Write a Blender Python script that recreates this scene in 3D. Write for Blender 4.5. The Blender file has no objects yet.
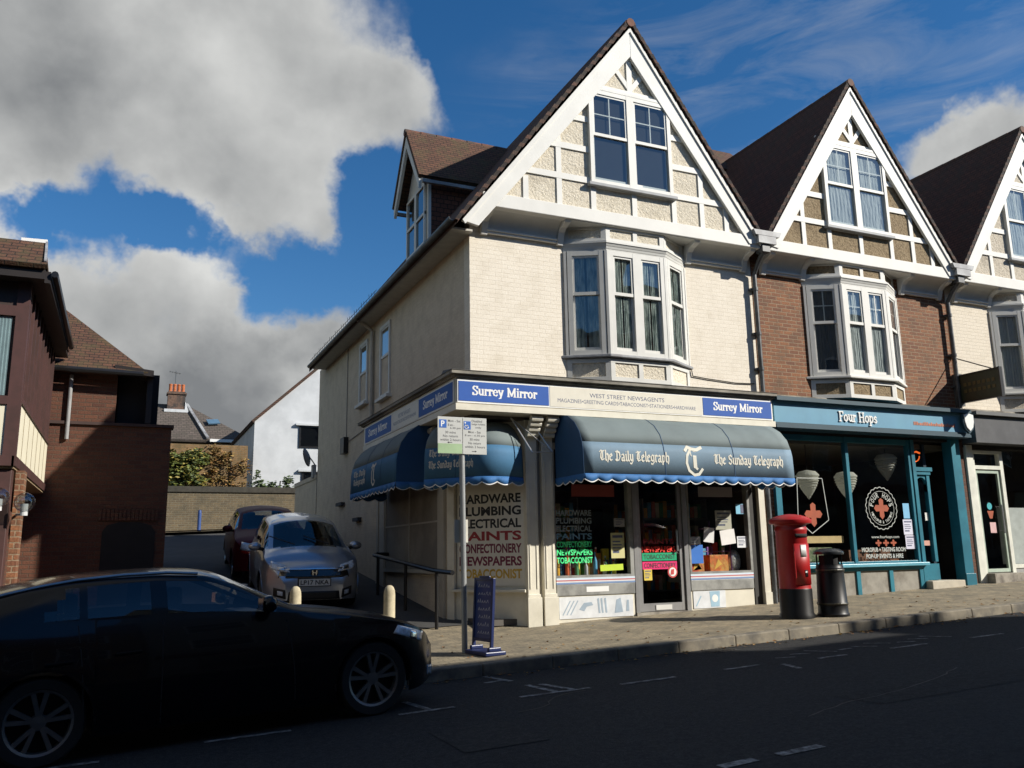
import bpy, bmesh, math, random
import numpy as np
from mathutils import Vector, Matrix
random.seed(7)
R = math.radians
sc = bpy.context.scene
col = sc.collection

# ------------------------------------------------------------------ camera, sky, sun, exposure
YAW, PITCH, ROLL = R(24.203), R(11.196), R(1.0078)
fwd = Vector((math.sin(YAW)*math.cos(PITCH), math.cos(YAW)*math.cos(PITCH), math.sin(PITCH)))
rgt = Vector((math.cos(YAW), -math.sin(YAW), 0)); dwn = fwd.cross(rgt)
r2 = rgt*math.cos(ROLL) + dwn*math.sin(ROLL); d2 = -rgt*math.sin(ROLL) + dwn*math.cos(ROLL)
cam = bpy.data.objects.new('camera', bpy.data.cameras.new('camera')); col.objects.link(cam)
mw = Matrix((r2, -d2, -fwd)).transposed().to_4x4(); mw.translation = Vector((-4.93, -12.60, 1.11))
cam.matrix_world = mw
cam.data.sensor_width = 36; cam.data.lens = 855.35/1024*36; cam.data.clip_end = 3000
sc.camera = cam

SUN_EL, SUN_AZ = R(30.6), R(52)                     # azimuth measured from the street front towards +X
SUN = Vector((math.sin(SUN_AZ)*math.cos(SUN_EL), -math.cos(SUN_AZ)*math.cos(SUN_EL), math.sin(SUN_EL)))
sl = bpy.data.lights.new('sun', 'SUN'); sl.energy = 4.9; sl.angle = R(0.53); sl.color = (1, .945, .845)
so = bpy.data.objects.new('sun', sl); col.objects.link(so); so.rotation_euler = SUN.to_track_quat('Z', 'Y').to_euler()
so.location = (20, -20, 30)
sc.view_settings.view_transform = 'Standard'; sc.view_settings.look = 'None'
sc.view_settings.exposure = 0.42; sc.view_settings.gamma = 1; sc.view_settings.use_curve_mapping = False
sc.cycles.use_denoising = True; sc.cycles.max_bounces = 8; sc.cycles.transparent_max_bounces = 16
sc.cycles.sample_clamp_indirect = 4
sc.cycles.caustics_reflective = False; sc.cycles.caustics_refractive = False

world = bpy.data.worlds.new('World'); sc.world = world; world.use_nodes = True
def build_sky():
    nt = world.node_tree; nt.nodes.clear(); N = nt.nodes.new; L = nt.links.new
    out = N('ShaderNodeOutputWorld'); sky = N('ShaderNodeTexSky'); sky.sky_type = 'NISHITA'
    sky.sun_disc = False; sky.sun_elevation = SUN_EL; sky.sun_rotation = math.atan2(SUN.x, SUN.y)
    sky.air_density = 1.0; sky.dust_density = 0.1; sky.ozone_density = 3.5
    hs = N('ShaderNodeHueSaturation'); hs.inputs['Hue'].default_value = .502; hs.inputs['Saturation'].default_value = 1.28; hs.inputs['Value'].default_value = 1.12
    L(sky.outputs[0], hs.inputs['Color'])
    bg1 = N('ShaderNodeBackground'); bg1.inputs[1].default_value = 0.075; L(hs.outputs[0], bg1.inputs[0])
    tc = N('ShaderNodeTexCoord'); dirv = tc.outputs['Generated']
    def math_(op, a, b=None, c=None, clamp=False):
        n = N('ShaderNodeMath'); n.operation = op; n.use_clamp = clamp
        for i, v in enumerate((a, b, c)):
            if v is None: continue
            if isinstance(v, (int, float)): n.inputs[i].default_value = v
            else: L(v, n.inputs[i])
        return n.outputs[0]
    def noise(vec, scale, detail, rough, dist=0):
        n = N('ShaderNodeTexNoise'); n.inputs['Scale'].default_value = scale; n.inputs['Detail'].default_value = detail
        n.inputs['Roughness'].default_value = rough; n.inputs['Distortion'].default_value = dist; L(vec, n.inputs['Vector']); return n.outputs['Fac']
    def mapped(off=(0, 0, 0), scale=(1, 1, 1)):
        n = N('ShaderNodeMapping'); n.inputs['Location'].default_value = off; n.inputs['Scale'].default_value = scale
        L(dirv, n.inputs['Vector']); return n.outputs[0]
    wn = N('ShaderNodeTexNoise'); wn.inputs['Scale'].default_value = 6; wn.inputs['Detail'].default_value = 6; wn.inputs['Roughness'].default_value = .6; L(dirv, wn.inputs['Vector'])
    wv = N('ShaderNodeVectorMath'); wv.operation = 'MULTIPLY_ADD'; L(wn.outputs['Color'], wv.inputs[0]); wv.inputs[1].default_value = (.17,.17,.17)
    w0 = N('ShaderNodeVectorMath'); w0.operation = 'SUBTRACT'; L(dirv, w0.inputs[0]); w0.inputs[1].default_value = (.085,.085,.085); L(w0.outputs[0], wv.inputs[2]); warped = wv.outputs[0]
    # cumulus banks: (direction, angular radius in radians, weight)
    def bank(lst):
        tot = None
        for d, r, w in lst:
            v = N('ShaderNodeVectorMath'); v.operation = 'DISTANCE'; L(warped, v.inputs[0]); v.inputs[1].default_value = d
            f = N('ShaderNodeMapRange'); f.interpolation_type = 'SMOOTHSTEP'; L(v.outputs['Value'], f.inputs['Value'])
            f.inputs['From Min'].default_value = r*.25; f.inputs['From Max'].default_value = r*1.25
            f.inputs['To Min'].default_value = w; f.inputs['To Max'].default_value = 0
            tot = f.outputs[0] if tot is None else math_('ADD', tot, f.outputs[0])
        return tot
    pos = math_('MINIMUM', bank(CLOUDS), 1.15)
    fld = math_('SUBTRACT', pos, bank(GAPS))
    n1 = noise(mapped(), 6.0, 10, .52, .1)
    d = math_('ADD', fld, math_('MULTIPLY', math_('SUBTRACT', n1, .5), 1.7))
    al = N('ShaderNodeMapRange'); al.interpolation_type = 'SMOOTHSTEP'; L(d, al.inputs['Value'])
    al.inputs['From Min'].default_value = .24; al.inputs['From Max'].default_value = .92
    # shade: thick banks go grey, their sunward rims stay bright
    n2 = noise(mapped((-.045*SUN.x, .045*.53, -.05)), 6.0, 6, .48, .1)
    lit = math_('SUBTRACT', n1, n2)
    n3 = noise(mapped((3, 1, 2)), 3.2, 5, .5)
    b = math_('ADD', math_('MULTIPLY', lit, 1.7), math_('ADD', .68, math_('MULTIPLY', math_('SUBTRACT', n3, .5), .6)))
    b = math_('SUBTRACT', b, math_('MULTIPLY', math_('MAXIMUM', math_('SUBTRACT', d, .75), 0), .26), clamp=True)
    b = math_('SUBTRACT', b, bank(DARKS), clamp=True)
    mix = N('ShaderNodeMix'); mix.data_type = 'RGBA'; L(b, mix.inputs['Factor'])
    mix.inputs['A'].default_value = (.205, .215, .225, 1); mix.inputs['B'].default_value = (.66, .665, .65, 1)
    bg2 = N('ShaderNodeBackground'); L(mix.outputs['Result'], bg2.inputs[0]); bg2.inputs[1].default_value = .80
    # thin high cirrus
    n4 = noise(mapped((1, 2, 0), (1.4, 2.2, 9)), 2.6, 8, .62, .6)
    ci = N('ShaderNodeMapRange'); L(n4, ci.inputs['Value']); ci.inputs['From Min'].default_value = .46; ci.inputs['From Max'].default_value = .86
    ci.inputs['To Max'].default_value = .42
    cir = math_('MULTIPLY', ci.outputs[0], math_('MINIMUM', bank(CIRRUS), 1.0))
    a = math_('MAXIMUM', al.outputs[0], cir)
    ms = N('ShaderNodeMixShader'); L(a, ms.inputs[0]); L(bg1.outputs[0], ms.inputs[1]); L(bg2.outputs[0], ms.inputs[2])
    L(ms.outputs[0], out.inputs[0])
CLOUDS = [((-0.045, 0.860, 0.507), 0.199, 1.00), ((0.137, 0.838, 0.528), 0.133, 0.90), ((-0.119, 0.902, 0.416), 0.137, 0.80), ((0.239, 0.843, 0.482), 0.073, 0.85), ((0.015, 0.893, 0.450), 0.115, 0.80), ((0.155, 0.910, 0.384), 0.095, 0.95), ((0.101, 0.916, 0.389), 0.066, 0.70), ((0.131, 0.926, 0.355), 0.050, 0.50), ((-0.020, 0.964, 0.265), 0.095, 0.95), ((0.099, 0.969, 0.227), 0.111, 1.00), ((-0.093, 0.966, 0.242), 0.117, 0.95), ((0.199, 0.945, 0.259), 0.068, 0.60), ((0.027, 0.989, 0.148), 0.205, 0.95), ((0.771, 0.517, 0.373), 0.061, 0.95), ((0.739, 0.559, 0.377), 0.043, 0.70), ((0.813, 0.464, 0.351), 0.081, 0.90), ((-0.079, 0.950, 0.301), 0.041, 0.50), ((-0.75, -0.25, 0.61), 0.75, 0.95), ((-0.1, -0.05, 0.99), 0.42, 0.9), ((-0.8, 0.45, 0.4), 0.5, 0.8)]  # banks at the end are unseen, added to grey the blue fill light
GAPS = [((-0.052, 0.938, 0.344), 0.058, 1.00), ((0.013, 0.936, 0.353), 0.045, 0.90), ((0.064, 0.935, 0.348), 0.033, 0.50), ((0.143, 0.942, 0.303), 0.061, 1.20), ((0.234, 0.900, 0.368), 0.064, 1.00), ((0.280, 0.904, 0.322), 0.086, 0.70), ((0.347, 0.902, 0.256), 0.093, 0.60), ((0.408, 0.764, 0.501), 0.121, 0.60), ((0.316, 0.776, 0.546), 0.060, 0.50), ((-0.099, 0.933, 0.346), 0.035, 0.70)]
DARKS = [((-0.089, 0.853, 0.514), 0.184, 0.24), ((0.158, 0.839, 0.521), 0.118, 0.06), ((0.087, 0.983, 0.161), 0.122, 0.62), ((-0.75, -0.25, 0.61), 0.9, 0.60), ((-0.1, -0.05, 0.99), 0.5, 0.6), ((-0.8, 0.45, 0.4), 0.5, 0.3)]  # entries at the end dim the added unseen banks
CIRRUS = [((0.588, 0.651, 0.48), 0.245, 1.00), ((0.676, 0.544, 0.497), 0.200, 0.80), ((0.398, 0.797, 0.455), 0.112, 0.40)]
build_sky()

# ------------------------------------------------------------------ helpers
def zg(x, y):                                        # the lie of the land: the street climbs to the right, the lane climbs away
    x = max(-90, min(90, x)); return .035*(x-.88) - .031 + (.02*max(y, -3) if y < 0 else .112*min(y, 20.5))
def zr(x): return .035*(max(-90, min(90, x))-.88) - .031 - .19

class MB:
    def __init__(s): s.v = []; s.f = []
    def add(s, vs, fs):
        o = len(s.v); s.v += [tuple(p) for p in vs]; s.f += [tuple(i+o for i in f) for f in fs]; return s
    def hexa(s, p):
        return s.add(p, [(0,3,2,1),(4,5,6,7),(0,1,5,4),(1,2,6,5),(2,3,7,6),(3,0,4,7)])
    def box(s, x0, x1, y0, y1, z0, z1):
        return s.hexa([(x0,y0,z0),(x1,y0,z0),(x1,y1,z0),(x0,y1,z0),(x0,y0,z1),(x1,y0,z1),(x1,y1,z1),(x0,y1,z1)])
    def fbox(s, F, u0, u1, v0, v1, n0, n1):
        return s.hexa([F.p(u0,v0,n1),F.p(u1,v0,n1),F.p(u1,v0,n0),F.p(u0,v0,n0),F.p(u0,v1,n1),F.p(u1,v1,n1),F.p(u1,v1,n0),F.p(u0,v1,n0)])
    def bar(s, p, q, w, t, nrm=(0,-1,0), off=0):     # a timber from p to q, w wide across nrm, t deep along nrm
        p, q, n = Vector(p), Vector(q), Vector(nrm).normalized(); d = (q-p).normalized(); c = d.cross(n).normalized()*w/2
        a, b = n*off, n*(off+t)
        return s.hexa([p-c+a,q-c+a,q+c+a,p+c+a,p-c+b,q-c+b,q+c+b,p+c+b])
    def prism(s, pts, F, n0, n1):                    # polygon in frame coordinates pushed out from n0 to n1
        k = len(pts); a = [F.p(u,v,n0) for u,v in pts]; b = [F.p(u,v,n1) for u,v in pts]
        ar = sum(pts[i][0]*pts[(i+1)%k][1]-pts[(i+1)%k][0]*pts[i][1] for i in range(k))
        if ar < 0: a.reverse(); b.reverse()
        return s.add(a+b, [tuple(range(k))[::-1], tuple(range(k,2*k))]+[(i,(i+1)%k,k+(i+1)%k,k+i) for i in range(k)])
    def cyl(s, p, q, r, seg=16, r2=None, caps=True):
        p, q = Vector(p), Vector(q); d = (q-p).normalized(); r2 = r if r2 is None else r2
        a = d.orthogonal().normalized(); b = d.cross(a)
        ring = lambda c, rr: [c+(a*math.cos(t)+b*math.sin(t))*rr for t in [2*math.pi*i/seg for i in range(seg)]]
        fs = [(i,(i+1)%seg,seg+(i+1)%seg,seg+i) for i in range(seg)]
        if caps: fs += [tuple(range(seg))[::-1], tuple(range(seg,2*seg))]
        return s.add(ring(p,r)+ring(q,r2), fs)
    def tube(s, pts, r, seg=8):
        for i in range(len(pts)-1): s.cyl(pts[i], pts[i+1], r, seg)
        return s
    def lathe(s, prof, c=(0,0,0), seg=32, ax='z'):
        vs = []
        for r, h in prof:
            for i in range(seg):
                t = 2*math.pi*i/seg; x, y = r*math.cos(t), r*math.sin(t)
                vs.append((c[0]+x, c[1]+y, c[2]+h) if ax == 'z' else (c[0]+x, c[1]+h, c[2]+y))
        fs = []
        for j in range(len(prof)-1):
            for i in range(seg):
                q = (j*seg+i, j*seg+(i+1)%seg, (j+1)*seg+(i+1)%seg, (j+1)*seg+i)
                fs.append(q if ax == 'z' else q[::-1])
        return s.add(vs, fs)
    def grid(s, rows, flip=False):
        m = len(rows[0]); fs = []
        for i in range(len(rows)-1):
            for j in range(m-1):
                q = (i*m+j, i*m+j+1, (i+1)*m+j+1, (i+1)*m+j); fs.append(q[::-1] if flip else q)
        return s.add([p for r in rows for p in r], fs)
    def sheet(s, x0, x1, y0, y1, zf, nx=8, ny=4, lift=0):
        xs = [x0+(x1-x0)*i/nx for i in range(nx+1)]; ys = [y0+(y1-y0)*i/ny for i in range(ny+1)]
        return s.grid([[(x, y, zf(x, y)+lift) for x in xs] for y in ys])
    def ball(s, c, r, seg=16, rings=10, sq=(1,1,1)):
        rows = [[(c[0]+r*sq[0]*math.sin(math.pi*i/rings)*math.cos(2*math.pi*j/seg), c[1]+r*sq[1]*math.sin(math.pi*i/rings)*math.sin(2*math.pi*j/seg),
                  c[2]-r*sq[2]*math.cos(math.pi*i/rings)) for j in range(seg+1)] for i in range(rings+1)]
        return s.grid(rows)
    def build(s, name, mat, parent=None, smooth=False, bevel=0, local=False, solid=0):
        off = Vector((0,0,0))
        if parent and not local:
            p = parent
            while p: off += Vector(p.location); p = p.parent
        me = bpy.data.meshes.new(name); me.from_pydata([tuple(Vector(v)-off) for v in s.v], [], s.f); me.update()
        if smooth:
            bm = bmesh.new(); bm.from_mesh(me); bmesh.ops.remove_doubles(bm, verts=bm.verts, dist=1e-5); bm.to_mesh(me); bm.free()
            me.polygons.foreach_set('use_smooth', [True]*len(me.polygons))
            try: me.set_sharp_from_angle(angle=R(40))
            except Exception: pass
        me.materials.append(mat)
        o = bpy.data.objects.new(name, me); col.objects.link(o)
        if parent: o.parent = parent
        if solid: m = o.modifiers.new('s', 'SOLIDIFY'); m.thickness = solid
        if bevel: m = o.modifiers.new('b', 'BEVEL'); m.width = bevel; m.segments = 2; m.limit_method = 'ANGLE'
        return o
class Fr:                                            # a flat frame: origin, u (to the right seen from outside), v (up), n (outwards)
    def __init__(s, o, u, v=(0,0,1)): s.o = Vector(o); s.u = Vector(u).normalized(); s.v = Vector(v).normalized(); s.n = s.u.cross(s.v).normalized()
    def p(s, u, v, n=0): return s.o+s.u*u+s.v*v+s.n*n
def front(y=0, x=0, z=0): return Fr((x,y,z), (1,0,0))
def leftf(x=0, y=0, z=0): return Fr((x,y,z), (0,-1,0))
def thing(name, label, cat, loc=(0,0,0), rot=(0,0,0), group=None):
    o = bpy.data.objects.new(name, None); col.objects.link(o); o.location = loc; o.rotation_euler = rot
    o.empty_display_size = .2; return tag(o, label, cat, group)
def tag(o, label, cat, group=None):
    o['label'] = label; o['category'] = cat
    if group: o['group'] = group
    return o
def struct(o): o['kind'] = 'structure'; return o
def dup(root, loc=None, rot=None, label=None, group=None):
    def cp(o, par):
        c = o.copy(); col.objects.link(c); c.parent = par
        for ch in list(o.children): cp(ch, c)
        return c
    r = cp(root, None)
    if loc is not None: r.location = loc
    if rot is not None: r.rotation_euler = rot
    if label: r['label'] = label
    if group: r['group'] = group
    return r

# ------------------------------------------------------------------ materials
MATS = {}
def nodemat(name):
    m = bpy.data.materials.new(name); m.use_nodes = True; nt = m.node_tree; b = nt.nodes['Principled BSDF']; return m, nt, b
def _noise(nt, vec, scale, detail=4, rough=.55):
    n = nt.nodes.new('ShaderNodeTexNoise'); n.inputs['Scale'].default_value = scale; n.inputs['Detail'].default_value = detail
    n.inputs['Roughness'].default_value = rough; nt.links.new(vec, n.inputs['Vector']); return n.outputs['Fac']
def _ramp(nt, fac, lo, hi):
    n = nt.nodes.new('ShaderNodeMapRange'); n.inputs['From Min'].default_value = lo; n.inputs['From Max'].default_value = hi
    nt.links.new(fac, n.inputs['Value']); return n.outputs[0]
def _mix(nt, fac, a, b, blend='MIX'):
    n = nt.nodes.new('ShaderNodeMix'); n.data_type = 'RGBA'; n.blend_type = blend
    for k, v in (('Factor', fac), ('A', a), ('B', b)):
        if isinstance(v, (int, float)): n.inputs[k].default_value = v
        elif isinstance(v, tuple): n.inputs[k].default_value = (*v[:3], 1)
        else: nt.links.new(v, n.inputs[k])
    return n.outputs['Result']
def _bump(nt, b, h, strength, dist):
    n = nt.nodes.new('ShaderNodeBump'); n.inputs['Strength'].default_value = strength; n.inputs['Distance'].default_value = dist
    nt.links.new(h, n.inputs['Height']); nt.links.new(n.outputs[0], b.inputs['Normal'])
def mat(name, c, rough=.6, metal=0, var=.12, scale=6, c2=None, mix=(.45,.6), bump=0, bscale=80, coat=0, emit=0, spec=None):
    if name in MATS: return MATS[name]
    m, nt, b = nodemat(name); tc = nt.nodes.new('ShaderNodeTexCoord').outputs['Object']
    n = _noise(nt, tc, scale, 6)
    lo = tuple(x*(1-var) for x in c); hi = tuple(min(1, x*(1+var)) for x in c)
    cc = _mix(nt, _ramp(nt, n, .3, .7), lo, hi)
    if c2: cc = _mix(nt, _ramp(nt, _noise(nt, tc, scale*.37, 8, .65), *mix), cc, c2)
    nt.links.new(cc, b.inputs['Base Color']); b.inputs['Roughness'].default_value = rough; b.inputs['Metallic'].default_value = metal
    if coat: b.inputs['Coat Weight'].default_value = coat; b.inputs['Coat Roughness'].default_value = .03
    if spec is not None: b.inputs['Specular IOR Level'].default_value = spec
    if bump: _bump(nt, b, _noise(nt, tc, bscale, 3), bump, .02)
    if emit: nt.links.new(cc, b.inputs['Emission Color']); b.inputs['Emission Strength'].default_value = emit
    MATS[name] = m; return m
def brick(name, c1, c2, mortar, bw=.228, bh=.0755, ms=.009, bump=.6, stain=(.05,.04,.03), stainmix=(.62,.85), vec='wall', rough=.85, offset=.5):
    m, nt, b = nodemat(name); L = nt.links.new
    tc = nt.nodes.new('ShaderNodeTexCoord').outputs['Object']
    sp = nt.nodes.new('ShaderNodeSeparateXYZ'); L(tc, sp.inputs[0]); cb = nt.nodes.new('ShaderNodeCombineXYZ')
    if vec == 'wall':
        ad = nt.nodes.new('ShaderNodeMath'); ad.operation = 'ADD'; L(sp.outputs[0], ad.inputs[0]); L(sp.outputs[1], ad.inputs[1]); L(ad.outputs[0], cb.inputs[0]); L(sp.outputs[2], cb.inputs[1])
    elif vec == 'floor': L(sp.outputs[0], cb.inputs[0]); L(sp.outputs[1], cb.inputs[1])
    elif vec == 'roofx': L(sp.outputs[1], cb.inputs[0]); L(sp.outputs[2], cb.inputs[1])
    elif vec == 'roofy': L(sp.outputs[0], cb.inputs[0]); L(sp.outputs[2], cb.inputs[1])
    t = nt.nodes.new('ShaderNodeTexBrick'); L(cb.outputs[0], t.inputs['Vector']); t.inputs['Scale'].default_value = 1
    t.inputs['Brick Width'].default_value = bw; t.inputs['Row Height'].default_value = bh; t.inputs['Mortar Size'].default_value = ms
    t.inputs['Mortar Smooth'].default_value = .3; t.inputs['Bias'].default_value = 0; t.offset = offset
    t.inputs['Color1'].default_value = (*c1, 1); t.inputs['Color2'].default_value = (*c2, 1); t.inputs['Mortar'].default_value = (*mortar, 1)
    n = _noise(nt, tc, 3, 8, .65); n2 = _noise(nt, tc, 40, 3)
    cc = _mix(nt, _ramp(nt, n, .3, .7), .8, 1.0) if False else t.outputs['Color']
    cc = _mix(nt, .55, cc, _mix(nt, _ramp(nt, n2, .3, .7), (.25,.25,.25), (.85,.85,.85)), 'SOFT_LIGHT')
    cc = _mix(nt, _ramp(nt, n, *stainmix), cc, stain)
    L(cc, b.inputs['Base Color']); b.inputs['Roughness'].default_value = rough
    iv = nt.nodes.new('ShaderNodeMath'); iv.operation = 'MULTIPLY_ADD'; L(t.outputs['Fac'], iv.inputs[0]); iv.inputs[1].default_value = -1
    sm = nt.nodes.new('ShaderNodeMath'); sm.operation = 'MULTIPLY'; L(n2, sm.inputs[0]); sm.inputs[1].default_value = .6; L(sm.outputs[0], iv.inputs[2])
    _bump(nt, b, iv.outputs[0], bump, .012); MATS[name] = m; return m
def pebble(name, c1, c2):
    m, nt, b = nodemat(name); tc = nt.nodes.new('ShaderNodeTexCoord').outputs['Object']
    v = nt.nodes.new('ShaderNodeTexVoronoi'); v.inputs['Scale'].default_value = 30; nt.links.new(tc, v.inputs['Vector'])
    n = _noise(nt, tc, 26, 4, .7)
    cc = _mix(nt, _ramp(nt, n, .32, .58), c2, c1); cc = _mix(nt, _ramp(nt, _noise(nt, tc, 2.5, 6), .55, .8), cc, tuple(x*.8 for x in c2))
    nt.links.new(cc, b.inputs['Base Color']); b.inputs['Roughness'].default_value = .95; _bump(nt, b, n, 1, .03); MATS[name] = m; return m
def glass(name, tint=(.8,.85,.85), gain=1.6, base=.02, rough=0.0):
    m = bpy.data.materials.new(name); m.use_nodes = True; nt = m.node_tree; nt.nodes.clear(); N = nt.nodes.new; L = nt.links.new
    o = N('ShaderNodeOutputMaterial'); t = N('ShaderNodeBsdfTransparent'); t.inputs[0].default_value = (*tint, 1)
    g = N('ShaderNodeBsdfGlossy'); g.inputs['Roughness'].default_value = rough
    f = N('ShaderNodeFresnel'); ge = N('ShaderNodeNewGeometry'); io = N('ShaderNodeMapRange'); L(ge.outputs['Backfacing'], io.inputs['Value']); io.inputs['To Min'].default_value = 1.5; io.inputs['To Max'].default_value = 1/1.5; L(io.outputs[0], f.inputs['IOR'])
    a = N('ShaderNodeMath'); a.operation = 'MULTIPLY_ADD'; a.use_clamp = True; L(f.outputs[0], a.inputs[0]); a.inputs[1].default_value = gain; a.inputs[2].default_value = base
    tc = N('ShaderNodeTexCoord'); n = N('ShaderNodeTexNoise'); n.inputs['Scale'].default_value = 1.6; n.inputs['Detail'].default_value = 1; L(tc.outputs['Object'], n.inputs['Vector'])
    bu = N('ShaderNodeBump'); bu.inputs['Strength'].default_value = .05; bu.inputs['Distance'].default_value = .1; L(n.outputs['Fac'], bu.inputs['Height']); L(bu.outputs[0], g.inputs['Normal'])
    mx = N('ShaderNodeMixShader'); L(a.outputs[0], mx.inputs[0]); L(t.outputs[0], mx.inputs[1]); L(g.outputs[0], mx.inputs[2]); L(mx.outputs[0], o.inputs[0])
    MATS[name] = m; return m
def curtain_mat(name, c1, c2):
    m, nt, b = nodemat(name); tc = nt.nodes.new('ShaderNodeTexCoord').outputs['Object']
    mp = nt.nodes.new('ShaderNodeMapping'); mp.inputs['Scale'].default_value = (14, 14, 3); nt.links.new(tc, mp.inputs[0])
    n = _noise(nt, mp.outputs[0], 1.2, 3); nt.links.new(_mix(nt, _ramp(nt, n, .35, .65), c1, c2), b.inputs['Base Color']); b.inputs['Roughness'].default_value = 1
    _bump(nt, b, n, .8, .05); return m

WHITE = mat('white_paint', (.66,.65,.61), .55, var=.05, scale=3, c2=(.60,.58,.52), mix=(.56,.8), bump=.08)
GREYWHITE = mat('greyed_white_paint', (.585,.58,.545), .5, var=.06, scale=4, c2=(.45,.44,.41), mix=(.6,.85))
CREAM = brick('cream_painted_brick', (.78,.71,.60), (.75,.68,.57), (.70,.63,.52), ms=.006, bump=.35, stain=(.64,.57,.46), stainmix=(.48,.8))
SIDEWALL = brick('side_shade_painted_brick', (.63,.54,.415), (.60,.51,.39), (.565,.48,.365), ms=.006, bump=.35, stain=(.46,.385,.29), stainmix=(.46,.8))  # front wall cream darkened, deepening the lane side's shade in its colour
PALE = brick('pale_painted_brick', (.74,.66,.54), (.71,.63,.51), (.64,.57,.46), ms=.007, bump=.4, stain=(.52,.46,.36), stainmix=(.55,.95))
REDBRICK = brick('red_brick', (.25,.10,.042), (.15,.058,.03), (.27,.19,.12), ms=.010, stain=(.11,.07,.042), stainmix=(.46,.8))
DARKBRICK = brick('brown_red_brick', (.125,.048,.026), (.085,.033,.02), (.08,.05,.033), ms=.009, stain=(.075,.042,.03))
TANBRICK = brick('weathered_tan_brick', (.15,.11,.06), (.10,.075,.045), (.17,.15,.105), ms=.010, stain=(.06,.055,.036), stainmix=(.48,.8))
TILE_X = brick('clay_roof_tile', (.10,.045,.028), (.07,.034,.022), (.022,.013,.01), bw=.17, bh=.085, ms=.008, bump=1, stain=(.05,.04,.028), stainmix=(.45,.75), vec='roofx')
TILE_Y = brick('clay_roof_tile_mossy', (.115,.05,.028), (.075,.034,.02), (.02,.012,.008), bw=.165, bh=.07, ms=.008, bump=1, stain=(.075,.06,.024), stainmix=(.46,.72), vec='roofy')
TILE_G = brick('grey_brown_roof_tile', (.12,.095,.08), (.09,.072,.06), (.04,.033,.028), bw=.25, bh=.12, ms=.012, bump=1, stain=(.06,.055,.04), stainmix=(.45,.8), vec='roofy')
TILEHANG = brick('hung_red_tile', (.16,.055,.03), (.11,.04,.025), (.03,.015,.01), bw=.16, bh=.1, ms=.009, bump=1)
PEB1 = pebble('cream_pebbledash', (.76,.69,.56), (.60,.53,.41))
PEB2 = pebble('buff_pebbledash', (.33,.25,.15), (.17,.12,.065))
PEB3 = pebble('pale_pebbledash', (.66,.59,.48), (.48,.42,.33))
PANE = glass('window_pane', (.85,.9,.9), 1.7, .10)
SHOPPANE = glass('shop_pane', (.9,.92,.9), .9, .01)
CARPANE = glass('car_pane', (.68,.72,.72), 1.3, .03)
DARK = mat('dark_interior', (.018,.017,.017), .9)
BLACK = mat('black_paint', (.012,.012,.013), .35, var=.2)
IRON = mat('grey_iron', (.10,.105,.11), .45, var=.2, scale=9, c2=(.05,.05,.05))
LEAD = mat('lead_flashing', (.34,.35,.36), .5, var=.2, c2=(.2,.2,.21))
STONE = mat('weathered_stone', (.34,.31,.26), .9, var=.2, c2=(.15,.13,.11), bump=.3)
LACE = curtain_mat('lace_curtain', (.60,.64,.58), (.17,.21,.19))
NETC = curtain_mat('pale_net_curtain', (.58,.60,.58), (.47,.49,.48))
DRAPE = curtain_mat('dark_curtain', (.05,.06,.08), (.02,.025,.035))

# ------------------------------------------------------------------ ground, street, pavements, lane
ASPHALT = mat('asphalt', (.042,.042,.042), .9, var=.45, scale=55, c2=(.025,.025,.026), mix=(.42,.66), spec=.2, bump=.6, bscale=110)
LANE = mat('lane_asphalt', (.058,.057,.056), .9, var=.25, scale=1.5, c2=(.04,.04,.04), bump=.35, bscale=160)
EARTH = mat('earth', (.07,.065,.05), 1, var=.3)
PAVING = brick('pavement_blocks', (.33,.27,.175), (.25,.205,.135), (.11,.09,.065), bw=.2, bh=.1, ms=.006, bump=.4, stain=(.125,.11,.08), stainmix=(.38,.72), vec='floor')
KERB = mat('kerb_stone', (.225,.195,.145), .85, var=.25, scale=5, c2=(.11,.10,.085), bump=.2)
LINE = mat('worn_road_paint', (.34,.34,.33), .8, var=.15, scale=34, c2=(.055,.055,.055), mix=(.36,.58))
m = MB()
gxs = [-500,-160,-90,-45,-20,0,20,45,90,160,500]; gys = [-500,-150,-60,-25,-12,-3,0,4,10,20.5,28,60,150,600]
m.grid([[(x, y, zg(x, y)-.32) for x in gxs] for y in gys]); struct(m.build('ground', EARTH))
m = MB().sheet(-60, 60, -11.7, -2.9, lambda x, y: zr(x)+.02*(1-((y+7.3)/4.4)**2), 24, 8); struct(m.build('road', ASPHALT))
m = MB().sheet(-60, 60, -2.78, 1.2, zg, 24, 6); struct(m.build('pavement', PAVING))
m = MB()
for i in range(120):
    x = -55+i*.915
    m.hexa([(x,-2.93,zr(x)-.1),(x+.913,-2.93,zr(x+.91)-.1),(x+.913,-2.775,zr(x+.91)-.1),(x,-2.775,zr(x)-.1)]+[(a,b,zg(a,b)+.006) for a,b in ((x,-2.92),(x+.913,-2.92),(x+.913,-2.775),(x,-2.775))])
struct(m.build('kerb', KERB, bevel=.018))
m = MB().sheet(-60, 60, -16, -11.85, lambda x, y: zr(x)+.11, 24, 2); struct(m.build('opposite_pavement', PAVING))
m = MB()
for i in range(120):
    x = -55+i*.915
    m.hexa([(x,-11.87,zr(x)-.1),(x+.913,-11.87,zr(x+.91)-.1),(x+.913,-11.69,zr(x+.91)-.1),(x,-11.69,zr(x)-.1)]+[(a,b,zr(a)+.118) for a,b in ((x,-11.87),(x+.913,-11.87),(x+.913,-11.70),(x,-11.70))])
struct(m.build('opposite_kerb', KERB))
m = MB().sheet(-7.2, .3, .55, 19.6, lambda x, y: zg(x, y)+.012, 8, 24); struct(m.build('side_lane', LANE))
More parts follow.
